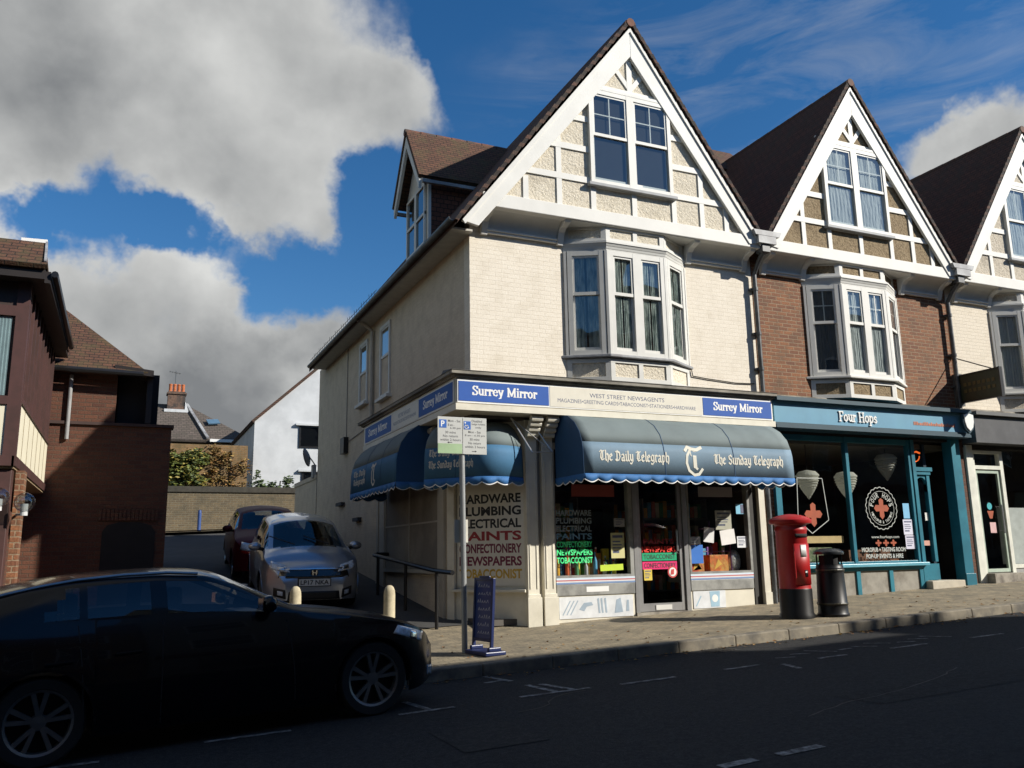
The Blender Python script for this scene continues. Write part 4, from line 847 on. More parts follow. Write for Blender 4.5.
text_mb('PAINTS', DW, 3.16, 3.78, 1.22, 1.31, 0, .02).build('lettering', LR, ds); text_mb('NEWSPAPERS', DW, 3.12, 3.80, 1.085, 1.185, 0, .025).build('lettering', mat('vinyl_fluorescent_red', (.9,.05,.03), .5), ds)
for v, c, s in ((.945,(.0,.38,.17),'TOBACCONIST'),(.80,(.75,.02,.16),'CONFECTIONERY')):
    MB().fbox(DW,3.12,3.82,v,v+.13,-.002,0).build('coloured_strip', mat('strip_'+s.lower(), c, .5), ds); text_mb(s, DW, 3.15, 3.79, v+.025, v+.105, .002, .01).build('lettering', LB, ds)
def poster(name, label, x0, x1, z0, z1, c, y=.046, group=None, tilt=0, art=None, F=None):
    cx, cz = (x0+x1)/2, (z0+z1)/2; F = Fr((cx,y,cz), (math.cos(tilt),0,math.sin(tilt)), (-math.sin(tilt),0,math.cos(tilt)))
    w, h = (x1-x0)/2, (z1-z0)/2
    o = thing(name, label, 'notice', (cx,y,cz), group=group)
    MB().fbox(F,-w,w,-h,h,-.002,.002).build('paper', mat('paper_%02d%02d%02d' % tuple(int(v*99) for v in c), c, .7, var=.05), o)
    if art: 
        random.seed(int(x0*100)); g = MB()
        for (a, b, cc, dd) in art: g.fbox(F,-w+2*w*a,-w+2*w*b,-h+2*h*cc,-h+2*h*dd,.002,.003)
        g.build('printing', ART, o)
    return o
ART = mat('printed_ink', (.12,.13,.20), .7, var=.4, scale=20)
LINES = [(.12,.88,.80,.90),(.12,.7,.62,.68),(.12,.8,.5,.55),(.12,.75,.38,.43),(.12,.6,.2,.3)]
poster('window_notice', 'pale notice with a yellow flap hung at the right of the left shop window', 2.52, 2.78, 1.0, 1.42, (.62,.58,.28), .046, None, 0, LINES)
poster('window_notice', 'small grey card above the pale notice in the left shop window', 2.60, 2.80, 1.52, 1.66, (.42,.42,.40), .046, None, 0, LINES)
poster('window_poster', 'bright yellow green price arrow low in the left shop window', 2.30, 2.74, .80, .90, (.55,.72,.05), .046, None, .03, None)
poster('window_notice', 'white round notice panel high in the right shop window', 4.70, 5.05, 1.46, 1.80, (.60,.57,.48), .060, None, 0, LINES)
poster('window_notice', 'tilted blank white sheet in the middle of the right shop window', 4.78, 5.10, 1.20, 1.46, (.78,.76,.74), .046, None, .12, None)
poster('window_notice', 'white sheet left of the tilted sheet in the right shop window', 4.42, 4.64, 1.24, 1.50, (.70,.70,.70), .046, None, -.12, None)
poster('window_notice', 'white leaflet at the right edge of the right shop window', 5.14, 5.36, 1.14, 1.34, (.74,.75,.78), .046, None, 0, LINES)
poster('window_poster', 'blue and pink leaflet near the top right of the right shop window', 5.16, 5.36, 1.74, 1.92, (.22,.52,.72), .046, None, 0, [(.5,.98,.05,.95)])
poster('window_poster', 'royal blue sign with white lines at the left of the right shop window', 4.12, 4.38, .88, 1.20, (.03,.16,.55), .046, None, 0, None)
poster('window_notice', 'small pale card above the royal blue sign', 4.12, 4.34, 1.21, 1.34, (.55,.55,.52), .046, None, 0, LINES)
poster('window_poster', 'wide red and white newspaper banner at the top of the left shop window', 1.8, 2.62, 2.02, 2.22, (.30,.06,.05), .046, None, 0, None)
poster('window_poster', 'wide white and red newspaper banner at the top of the right shop window', 4.35, 5.1, 2.04, 2.22, (.33,.30,.30), .046, None, 0, None)
poster('door_sticker', 'yellow sticker low on the shop door glass', 3.14, 3.30, .62, .80, (.72,.55,.08), .042, None, 0, LINES)
o = thing('no_smoking_sticker', 'round red and white sticker at the right of the shop door glass', 'notice', (3.72,.13,.75))
MB().cyl((3.72,0.0460,.75),(3.72,0.0400,.75),.10,20).build('disc', mat('sticker_red', (.55,.06,.06), .5), o); MB().cyl((3.72,0.0395,.75),(3.72,0.0370,.75),.075,20).build('white_face', LETWHITE, o)
MB().prism([(3.67,.70),(3.74,.71),(3.75,.80),(3.69,.79)], front(.0365), 0, .002).build('red_mark', mat('sticker_red', (0,0,0)), o)
for x, c, w_, lab in ((4.28,(.50,.07,.03),.30,'dark red display box, left of the two low in the right shop window'),(4.76,(.60,.16,.04),.40,'orange and red display box, right of the two low in the right shop window')):
    b = thing('display_box', lab, 'box', (x,.3,.70)); MB().box(x-w_/2,x+w_/2,.10,.32,.70,1.02).build('carton', mat('carton_%d' % int(x*10), c, .5, var=.35, scale=14, c2=(.62,.33,.08), mix=(.5,.6)), b, bevel=.004)
    MB().prism([(x-w_*.3,.76),(x-.02,.95),(x+w_*.32,.78),(x+.05,.86)], front(.0985), 0, .001).build('printed_flash', mat('carton_flash', (.75,.45,.08), .5), b)
b = thing('display_bag', 'crumpled clear and silver bag standing right of the display boxes', 'bag', (5.2,.3,.7))
m = MB(); m.ball((5.20,.26,.90),.17,14,9,(.85,.6,1.25)); bg = m.build('bag_body', mat('silver_film', (.55,.56,.57), .25, metal=.4, var=.3, scale=18, bump=1, bscale=14), b, smooth=True)
m = MB(); m.tube([(4.66,.2,.7),(4.66,.2,1.62)],.014); m.tube([(4.42,.2,1.08),(5.1,.2,1.08)],.010); m.tube([(5.1,.2,.7),(5.1,.2,1.62)],.014); m.tube([(4.42,.2,1.48),(5.1,.2,1.48)],.010)
tag(m.build('display_rack', mat('purple_rack', (.10,.03,.12), .5)), 'purple wire rack standing behind the papers in the right shop window', 'rack')
random.seed(11)
cols = [(.75,.40,.05),(.12,.38,.62),(.62,.14,.06),(.75,.70,.55),(.10,.30,.14),(.65,.60,.10),(.45,.45,.48)]
names = ['amber','blue','red','cream','dark green','olive yellow','grey']
k = 0
for i in range(14):
    x = 1.56+i*.088; c = cols[i % 7]; h = random.uniform(.22,.52); y = .15+.12*(i % 2)
    b = thing('bottle', 'small %s bottle with a cap, on the display shelf in the left shop window' % names[i % 7], 'bottle', (x,y,.70), group='bottles on the display shelf')
    MB().lathe([(0,.701),(.032,.701),(.034,.72),(.034,.70+h*.62),(.012,.70+h*.8),(.012,.70+h)], (x,y,0), 12).build('bottle_body', mat('bottle_%s' % names[i % 7].replace(' ','_'), c, .35, var=.2), b, smooth=True)
    MB().cyl((x,y,.70+h),(x,y,.73+h),.016,10).build('cap', LETWHITE if i % 2 else LR, b)
pp = thing('riser_picture_panel', 'white panel printed with blue tools under the left shop window', 'sign', (2.1,.01,.2))
MB().box(1.50,2.88,.008,.0195,.06,.40).build('panel', mat('panel_white', (.68,.70,.72), .5), pp)
m = MB(); PF = front(.0075)
for x in (1.56,1.63,1.70): m.bar((x,.008,.12),(x+.14,.008,.34),.018,.002)
m.prism([(1.86,.20),(1.95,.30),(2.09,.31),(2.12,.26),(2.0,.24),(1.95,.17)],PF,0,.002)
for j, x in enumerate((2.2,2.26,2.33)): m.prism([(x,.36),(x+.03,.37),(x+.05,.13),(x+.02,.13)],PF,0,.002)
m.prism([(2.52,.12),(2.56,.33),(2.64,.36),(2.68,.13)],PF,0,.002); m.prism([(2.74,.14),(2.76,.32),(2.80,.32),(2.80,.14)],PF,0,.002)
m.build('tool_picture', mat('tool_blue', (.34,.42,.50), .5), pp)
MB().box(2.0,2.42,-.003,.0,.47,.555).build('paper_strip', LETWHITE, pp)
pp = thing('riser_picture_panel', 'white panel printed with a blue bucket under the right shop window', 'sign', (4.4,.01,.25))
MB().box(4.10,4.78,.008,.0195,.12,.41).build('panel', mat('panel_white', (0,0,0)), pp)
m = MB(); m.prism([(4.46,.14),(4.44,.40),(4.66,.40),(4.64,.14)],PF,0,.002); m.bar((4.15,.008,.16),(4.26,.008,.33),.02,.002); m.build('tool_picture', mat('pail_blue', (.33,.50,.62), .5), pp)
MB().cyl((4.55,.0075,.28),(4.55,.0045,.28),.065,16).build('pale_disc', LETWHITE, pp)
random.seed(77); kk = 0
pc = [('yellow',(.80,.60,.05)),('white',(.75,.75,.72)),('red',(.65,.06,.05)),('sky blue',(.15,.45,.70)),('orange',(.80,.30,.05)),('green',(.10,.40,.12)),('violet',(.30,.10,.40))]
for x0, n, side, y0 in ((1.60,9,'left',.42),(4.24,7,'right',.46)):
    for k in range(n):
        nm, c = pc[(k*3+(side == 'right')) % 7]; w_ = random.uniform(.09,.14); h = random.uniform(.28,.62); x = x0+k*.145; y = y0+random.uniform(-.04,.04)
        b = thing('packet', '%s packet standing %s in the %s shop window display' % (nm, ('at the left end','second from the left','third from the left','fourth from the left','fifth from the left','sixth from the left','seventh from the left','eighth from the left','at the right end')[k], side), 'packet', (x,y,.70), group='packets in the %s shop window' % side)
        MB().box(x-w_/2,x+w_/2,y,y+.06,.70,.70+h).build('carton', mat('packet_'+nm.replace(' ','_'), c, .5, var=.25, scale=16), b, bevel=.003)
        MB().box(x-w_*.36,x+w_*.36,y-.002,y,.70+h*.35,.70+h*(.6 if k % 2 else .75)).build('printed_band', mat('packet_band_%d' % (k % 3), ((.8,.8,.78),(.08,.10,.30),(.75,.55,.10))[k % 3], .5, var=.3, scale=40), b)
# goods standing in the gloom of the shop
random.seed(5)
for r, y in ((0,1.5),(1,2.6)):
    s = thing('shop_shelving', 'dim shelving with packets, %s in the corner shop' % ('nearer the window' if r == 0 else 'further back'), 'shelving', (3,y,.1))
    m = MB()
    for z in (.35,.8,1.25,1.7): m.box(.6,2.7,y,y+.4,z,z+.03); m.box(4.1,5.6,y,y+.4,z,z+.03)
    for x in (.6,2.68,4.1,5.58): m.box(x,x+.03,y,y+.4,.1,2.1)
    m.build('shelves', mat('shelf_grey', (.2,.2,.19), .6), s)
    for q, cc in enumerate(cols[:5]):
        m = MB()
        for z in (.38,.83,1.28,1.73):
            for xa, xb in ((.65,2.6),(4.15,5.5)):
                x = xa+.09*q
                while x < xb: m.box(x,x+.08,y+.03,y+.3,z,z+random.uniform(.15,.33)); x += .09*5
        m.build('packets', mat('packet_%d' % q, cc, .6, var=.3), s)['kind'] = 'stuff'

# pub window: pendants, emblem, words
PEND, _nt, _b = nodemat('pale_pendant_slats'); _b.inputs['Base Color'].default_value = (.62,.62,.58,1); _b.inputs['Roughness'].default_value = .7
_tr = _nt.nodes.new('ShaderNodeBsdfTranslucent'); _tr.inputs[0].default_value = (.75,.74,.68,1); _mx = _nt.nodes.new('ShaderNodeMixShader'); _mx.inputs[0].default_value = .55
_nt.links.new(_b.outputs[0], _mx.inputs[1]); _nt.links.new(_tr.outputs[0], _mx.inputs[2]); _nt.links.new(_mx.outputs[0], _nt.nodes['Material Output'].inputs[0])
for x, y, z, lab in ((7.12,.28,2.30,'leftmost pale hop shaped pendant lamp in the pub window'),(8.10,.28,2.30,'pale hop shaped pendant lamp behind the teal window bar'),(9.30,.34,2.70,'dim hop shaped pendant lamp, hung furthest back in the pub')):
    t = thing('pendant_lamp', lab, 'lamp', (x,y,z), group='hop shaped pendant lamps')
    prof = [(.02,.30),(.16,.27),(.22,.20)]; 
    for i in range(9): r = .225*(1-(i/9)**1.7); prof += [(r,.18-.048*i),(r*.86,.155-.048*i)]
    prof += [(0,-.27)]
    MB().lathe([(r, z+h) for r, h in prof], (x,y,0), 20).build('lamp_shade', PEND, t); MB().tube([(x,y,z+.29),(x,y,3.1)],.008,6).build('cord', BLACK, t)
PW = front(.034)
em = thing('window_emblem', 'round white scalloped pub emblem with an orange hop cross on the window', 'lettering', (8.72,.03,1.86))
def ring_mb(cx, cz, r0, r1, F, n=64, wob=0, lobes=20, nn=.003):
    q = MB(); rows = []
    for i in range(n+1):
        t = 2*math.pi*i/n; w_ = wob*abs(math.sin(t*lobes/2)); rows.append([F.p(cx+(r0+w_)*math.cos(t), cz+(r0+w_)*math.sin(t), nn), F.p(cx+(r1+w_)*math.cos(t), cz+(r1+w_)*math.sin(t), nn)])
    return q.grid(rows)
VW = mat('vinyl_white', (.46,.48,.45), .6); VO = mat('vinyl_orange', (.34,.06,.014), .6, var=.15)
q = ring_mb(8.72,1.86,.385,.40,PW,120,.025,22); q2 = ring_mb(8.72,1.86,.33,.338,PW); q.add(q2.v,q2.f); q.build('scalloped_ring', VW, em)
def arc_text(s, F, cx, cz, r, a0, a1, h, par, m, flip=False, n=.002):
    k = len(s)
    for i, ch in enumerate(s):
        if ch == ' ': continue
        a = a0+(a1-a0)*i/max(1,k-1); up = Vector((math.cos(a),0,math.sin(a)))*(-1 if flip else 1); rt = Vector((up.z,0,-up.x))
        c = F.p(cx+r*math.cos(a), cz+r*math.sin(a), n); FL = Fr(c, rt, up); hh = h/2
        text_mb(ch, FL, -hh*.62, hh*.62, -hh, hh, 0, .02).build('emblem_letter', m, par)
arc_text('FOUR HOPS', PW, 8.72, 1.86, .265, R(165), R(15), .10, em, VW); arc_text('MICROPUB & TASTING', PW, 8.72, 1.86, .27, R(200), R(340), .055, em, VW, True)
hop = [(0,.2),(.06,.16),(.055,.06),(.15,.065),(.2,0),(.15,-.065),(.055,-.06),(.06,-.16),(0,-.22),(-.06,-.16),(-.055,-.06),(-.15,-.065),(-.2,0),(-.15,.065),(-.055,.06),(-.06,.16)]
MB().prism([(8.72+a,1.86+b) for a,b in hop], PW, .001, .004).build('hop_cross', VO, em)
hf = thing('window_emblem', 'white outlined pennant with an orange hop on the left pub window', 'lettering', (6.95,.03,1.9))
m = MB(); pts = [(6.63,2.42),(7.25,2.42),(7.33,1.63),(6.90,1.38),(6.58,1.62)]
for a, b in zip(pts, pts[1:]+pts[:1]): m.bar((a[0],.034,a[1]),(b[0],.034,b[1]),.014,.002)
m.build('outline', VW, hf); MB().prism([(6.96+a*1.1,1.74+b*1.1) for a,b in hop], PW, .001, .004).build('hop_cross', VO, hf)
tl = thing('window_lettering', 'white web address and tasting room words on the right pub window', 'lettering', (8.7,.03,1.1))
text_mb('www.fourhops.com', PW, 8.38, 9.12, 1.26, 1.33, .002, .01).build('lettering', VW, tl)
text_mb('MICROPUB + TASTING ROOM', PW, 8.10, 9.26, 1.015, 1.10, .002, .03).build('lettering', VW, tl); text_mb('POP-UP EVENTS & HIRE', PW, 8.20, 9.18, .89, .975, .002, .03).build('lettering', VW, tl)
for i in range(3): MB().prism([(8.55+i*.20+a*.42,1.185+b*.33) for a,b in hop], PW, .001, .003).build('small_hop', VO, tl)
poster('window_notice', 'blue leaflet, uppermost of the papers at the right edge of the pub window', 9.30, 9.47, 1.66, 1.96, (.20,.48,.72), .032, 'papers in the pub window')
poster('window_notice', 'upper of two white papers under the blue leaflet in the pub window', 9.26, 9.52, 1.34, 1.64, (.66,.66,.78), .031, 'papers in the pub window', 0, LINES)
poster('window_notice', 'lower of two white papers under the blue leaflet in the pub window', 9.28, 9.54, 1.06, 1.33, (.62,.60,.72), .030, 'papers in the pub window', 0, LINES)
poster('column_notice', 'small white card on the pub entrance column glass', 9.97, 10.06, 1.62, 1.78, (.7,.7,.66), .095)
poster('column_notice', 'pink card low on the pub entrance column glass', 9.83, 10.02, 1.12, 1.22, (.62,.32,.25), .095)
o = thing('price_card', 'white framed trade board leaning behind the left pub window', 'board', (7.2,.3,1.1)); MB().box(6.7,7.75,.12,.15,1.20,1.33).build('pale_plank', mat('pale_plank', (.58,.42,.20), .6, var=.1), o)
MB().box(6.75,7.45,.14,.17,.86,1.12).build('printed_card', mat('printed_card', (.30,.27,.18), .6, var=.5, scale=14, c2=(.05,.10,.03), mix=(.4,.55)), o)
text_mb('SIGN OF', front(.238), 6.98, 7.4, .90, .98, .002, .02).build('lettering', VW, o) if False else None
hk = thing('neon_hop', 'glowing orange hop curl in the glass above the pub entrance column', 'lamp', (9.9,.10,2.9))
m = MB(); m.tube([(9.84+.16*math.cos(t),.10,2.94+.12*math.sin(t)) for t in [R(180+18*i) for i in range(11)]],.012,6); m.tube([(9.82,.10,3.0),(9.92,.10,3.03),(10.02,.10,3.0)],.018,6)
m.build('neon_tube', mat('neon_orange', (.75,.12,.02), .5, emit=.8), hk)
o = thing('door_sticker', 'blue, orange and pink stickers on the glazed door of the dark fascia shop', 'notice', (11.85,.04,1.7))
MB().cyl((11.85,.047,1.92),(11.85,.043,1.92),.075,14).build('blue_disc', mat('sticker_cyan', (.05,.40,.45), .5), o); MB().prism([(11.76,1.82),(11.96,1.82),(11.90,1.66),(11.82,1.66)],front(.046),0,.003).build('orange_mark', VO, o)
MB().fbox(front(.046),11.80,11.98,1.36,1.58,0,.003).build('pink_card', mat('sticker_pink', (.65,.42,.42), .5), o)

# ------------------------------------------------------------------ street furniture
def pillar_box(x, y):
    z = zg(x, y); t = thing('post_box', 'red cylindrical pillar box with a black base on the pavement', 'post box', (x,y,z)); red = mat('post_box_red', (.36,.010,.011), .42, var=.15, scale=5, c2=(.27,.010,.010), mix=(.5,.8), coat=.08)
    c = (x,y,z)
    MB().lathe([(0,-.02),(.265,-.02),(.265,.05),(.25,.08),(.25,.42),(.243,.44)],c,40).build('base', mat('gloss_black', (.008,.008,.009), .42, var=.3, spec=.3), t, smooth=True)
    MB().lathe([(.243,.44),(.238,.46),(.236,1.30),(.245,1.315),(.245,1.345),(.236,1.36),(.236,1.40),(.25,1.415)],c,40).build('body', red, t, smooth=True)
    MB().lathe([(.25,1.415),(.315,1.43),(.325,1.45),(.325,1.485),(.31,1.50),(.26,1.53),(.17,1.56),(.08,1.575),(0,1.58)],c,40).build('cap', red, t, smooth=True)
    def curved(a0, a1, z0, z1, r, name, m, par=None):
        rows = []
        for i in range(13): a = R(a0+(a1-a0)*i/12); rows.append([(x+r*math.cos(a),y+r*math.sin(a),z+z0),(x+r*math.cos(a),y+r*math.sin(a),z+z1)])
        return MB().grid(rows).build(name, m, par or t, smooth=True, solid=.008)
    d = curved(-128,-52,.50,1.12,.243,'door',red); curved(-118,-62,1.22,1.27,.244,'letter_slot',DARK); curved(-102,-78,.92,1.10,.248,'collection_plate',mat('plate_white', (.6,.6,.58), .5),d)
    curved(-90,-78,.62,.72,.249,'lock',BLACK,d)
    for a in (-126,): MB().cyl((x+.25*math.cos(R(a)),y+.25*math.sin(R(a)),z+.6),(x+.25*math.cos(R(a)),y+.25*math.sin(R(a)),z+1.0),.012).build('hinge', red, d)
pillar_box(4.62, -1.93)
def litter_bin(x, y):
    z = zg(x, y); t = thing('litter_bin', 'black tapered litter bin with a hooded top beside the red post box', 'bin', (x,y,z)); bk = mat('gloss_black', (0,0,0)); c = (x,y,z)
    prof = [(0,-.02),(.235,-.02),(.24,.03),(.225,.05),(.222,.16),(.230,.17),(.230,.20),(.222,.21),(.205,.66),(.214,.67),(.214,.72),(.205,.73),(.198,.78)]
    MB().lathe(prof,c,28).build('body', bk, t, smooth=True)
    MB().lathe([(.15,.76),(.15,.92)],c,28).build('liner', DARK, t); m = MB()
    for i in range(4): a = R(45+90*i); m.bar((x+.18*math.cos(a),y+.18*math.sin(a),z+.77),(x+.18*math.cos(a),y+.18*math.sin(a),z+.94),.13,.02,(math.cos(a),math.sin(a),0),-.01)
    m.build('post', bk, t); MB().lathe([(.19,.93),(.225,.93),(.232,.95),(.225,.975),(.17,1.01),(.08,1.025),(0,1.03)],c,28).build('lid', mat('bin_lid', (.03,.032,.035), .22), t, smooth=True)
    b = MB()
    for zz, r in ((.19,.232),(.695,.216)): b.lathe([(r,zz-.012),(r+.004,zz),(r,zz+.012)],c,28)
    b.build('gilt_band', mat('dull_band', (.05,.045,.03), .35), t)
litter_bin(5.17, -2.12)
# parking plates on a grey pole
px, py = -.87, -1.90; t = thing('parking_sign', 'two white parking plates on a grey pole near the kerb', 'sign', (px,py,zg(px,py)))
MB().cyl((px+.02,py,zg(px,py)-.05),(px-.01,py,2.92),.038,14).build('pole', mat('galvanised_pole', (.30,.31,.31), .45, metal=.3, var=.1), t)
PF2 = front(py-.045); GRN = mat('plate_green', (.32,.45,.26), .5); TXT = mat('plate_text', (.06,.06,.07), .6); PB = mat('plate_blue', (.02,.12,.45), .5)
def plate(u0, u1, v0, v1, extra):
    p = MB().fbox(PF2,u0,u1,v0,v1,0,.006).build('plate', mat('plate_white2', (.52,.53,.51), .45, var=.04), t, bevel=.003); return p
pL = plate(-1.235,-.885,2.42,2.915,0); pR = plate(-.88,-.535,2.42,2.915,0)
MB().fbox(PF2,-1.23,-.89,2.425,2.555,.0062,.008).build('green_band', GRN, pL)
MB().fbox(PF2,-1.215,-1.11,2.765,2.875,.0062,.008).build('blue_square', PB, pL); text_mb('P', PF2, -1.188, -1.138, 2.78, 2.86, .0085, .02).build('lettering', LETWHITE, pL)
for s, a, b, v in (('Mon - Sat',-1.09,-.91,2.845),('8 am -',-1.09,-1.0,2.79),('6.30 pm',-1.06,-.91,2.745),('30 mins',-1.13,-.98,2.69),('No return',-1.16,-.95,2.64),('within 2 hours',-1.20,-.91,2.59)):
    text_mb(s, PF2, a, b, v, v+.033, .0066, .01).build('lettering', TXT, pL)
m = MB(); m.fbox(PF2,-1.09,-1.03,2.567,2.575,.0066,.0075); m.prism([(-1.10,2.571),(-1.075,2.584),(-1.075,2.558)],PF2,.0066,.0075); m.build('arrow', TXT, pL)
MB().fbox(PF2,-.865,-.765,2.755,2.865,.0062,.008).build('blue_square', PB, pR)
m = MB(); m.cyl(PF2.p(-.845,2.845,.008),PF2.p(-.845,2.845,.0095),.010,10); m.prism([(-.852,2.832),(-.838,2.832),(-.835,2.80),(-.81,2.80),(-.80,2.77),(-.79,2.775),(-.805,2.812),(-.83,2.815)],PF2,.008,.0095)
w_ = ring_mb(-.828,2.788,.020,.026,PF2,24,0,20,.0095); m.add(w_.v,w_.f); m.build('wheelchair_mark', LETWHITE, pR)
for s, a, b, v in (('Disabled',-.75,-.60,2.855),('badge holders',-.75,-.555,2.81),('only',-.70,-.61,2.765),('Mon - Sat',-.80,-.62,2.705),('8 am - 6.30 pm',-.85,-.56,2.655),('30 mins',-.78,-.64,2.605),('No return',-.80,-.62,2.555),('within 2 hours',-.85,-.56,2.505)):
    text_mb(s, PF2, a, b, v, v+.033, .0066, .01).build('lettering', TXT, pR)
m = MB(); m.fbox(PF2,-.75,-.69,2.456,2.464,.0066,.0075); m.prism([(-.68,2.46),(-.705,2.473),(-.705,2.447)],PF2,.0066,.0075); m.build('arrow', TXT, pR)
MB().box(px-.10,px+.09,py+.04,py+.052,1.26,1.56).build('back_plate', mat('tag_white', (.62,.60,.52), .5), t)
# folding advertising board
ax_, ay_ = -.70, -2.2; t = thing('advertising_board', 'blue pavement board with white chalky scribble, standing beside the sign pole', 'board', (ax_,ay_,zg(ax_,ay_)), (0,0,R(9)))
BF = Fr((-.03,.235,0.08), (0,-1,0), (.055,0,1)); bl = mat('board_blue', (.008,.018,.085), .4, var=.1)
m = MB(); m.fbox(BF,0,.04,0,.86,-.02,.02); m.fbox(BF,.43,.47,0,.86,-.02,.02); m.fbox(BF,.04,.43,.82,.86,-.02,.02); m.fbox(BF,.04,.43,.08,.12,-.02,.02); m.fbox(BF,.11,.36,.86,.885,-.012,.012); m.build('board_frame', bl, t, local=True, bevel=.006)
MB().fbox(BF,.04,.43,.12,.82,-.008,.008).build('panel', mat('board_panel_blue', (.014,.04,.17), .35), t, local=True)
m = MB(); random.seed(21)
for r in range(7):
    y_ = .74-.095*r; x = .09+random.uniform(0,.05)
    while x < .37:
        w_ = random.uniform(.02,.05); h_ = random.uniform(.025,.05); m.bar(BF.p(x,y_,.009),BF.p(x+w_*.7,y_+h_,.009),.008,.0015,BF.n); m.bar(BF.p(x+w_*.7,y_+h_,.009),BF.p(x+w_,y_,.009),.008,.0012,BF.n); x += w_+.022
m.build('chalk_marks', mat('chalk', (.42,.44,.50), .8), t, local=True)
m = MB(); m.box(-.14,.16,-.26,.26,.0,.05); m.box(-.08,.10,-.24,-.19,.05,.10); m.box(-.08,.10,.19,.24,.05,.10); m.build('weighted_base', bl, t, local=True, bevel=.012)
# bollards at the mouth of the lane
STB = mat('stone_bollard', (.50,.44,.30), .8, var=.15, scale=9, c2=(.36,.31,.21))
def bollard(x, y, lab):
    t = thing('bollard', lab, 'bollard', (x,y,zg(x,y)), group='stone bollards at the mouth of the lane')
    MB().lathe([(0,-.05),(.085,-.05),(.083,.66),(.078,.72),(.06,.77),(.03,.795),(0,.80)],(0,0,0),20).build('shaft', STB, t, smooth=True, local=True)
    MB().lathe([(.105,-.03),(.105,.02),(.086,.035)],(0,0,0),20).build('collar', STONE, t, local=True); return t
b0 = bollard(-2.60, .42, 'left stone coloured bollard, in front of the silver hatchback')
dup(b0, (-1.36,-.18,zg(-1.36,-.18)), None, 'right stone coloured bollard, nearer the black railing')
# railing beside the shop ramp
t = thing('railing', 'black handrail on three posts beside the shop wall in the lane', 'railing', (-.5,2.2,zg(-.5,2.2)))
m = MB(); pz = lambda y: .80+.083*(y-.0)
m.tube([(-.42,-.28,.84),(-.42,.5,.86),(-.42,4.2,1.12),(-.3,4.5,1.14),(-.02,4.55,1.14)],.036,8); m.build('handrail', BLACK, t)
for y in (.45,2.1,3.9): MB().cyl((-.42,y,zg(-.42,y)-.05),(-.42,y,.86+.07*(y-.5)),.03,8).build('post', BLACK, t)
# fallen leaves along the kerb
random.seed(9); m = MB()
for i in range(520):
    x = random.uniform(-2.4,13); k = random.random()
    if k < .55: y = -2.95-abs(random.gauss(0,.13)); z = zr(x)+.012
    elif k < .8: y = -2.75+abs(random.gauss(0,.5)); z = zg(x,min(y,-.1))+.006; y = min(y,-.1)
    else: y = random.uniform(-2.7,-.1); z = zg(x,y)+.006
    a = random.uniform(0,6.28); s = random.uniform(.015,.042); c, q = math.cos(a)*s, math.sin(a)*s; l = random.uniform(.002,.02)
    m.add([(x-c,y-q,z),(x+q*.6,y-c*.6,z+l),(x+c,y+q,z+.003),(x-q*.6,y+c*.6,z+l*.6)],[(0,1,2,3)])
o = m.build('fallen_leaves', mat('dry_leaf', (.22,.10,.03), .9, var=.5, scale=9, c2=(.30,.20,.06))); o['kind'] = 'stuff'; tag(o, 'brown fallen leaves scattered along the kerb and pavement', 'leaves')

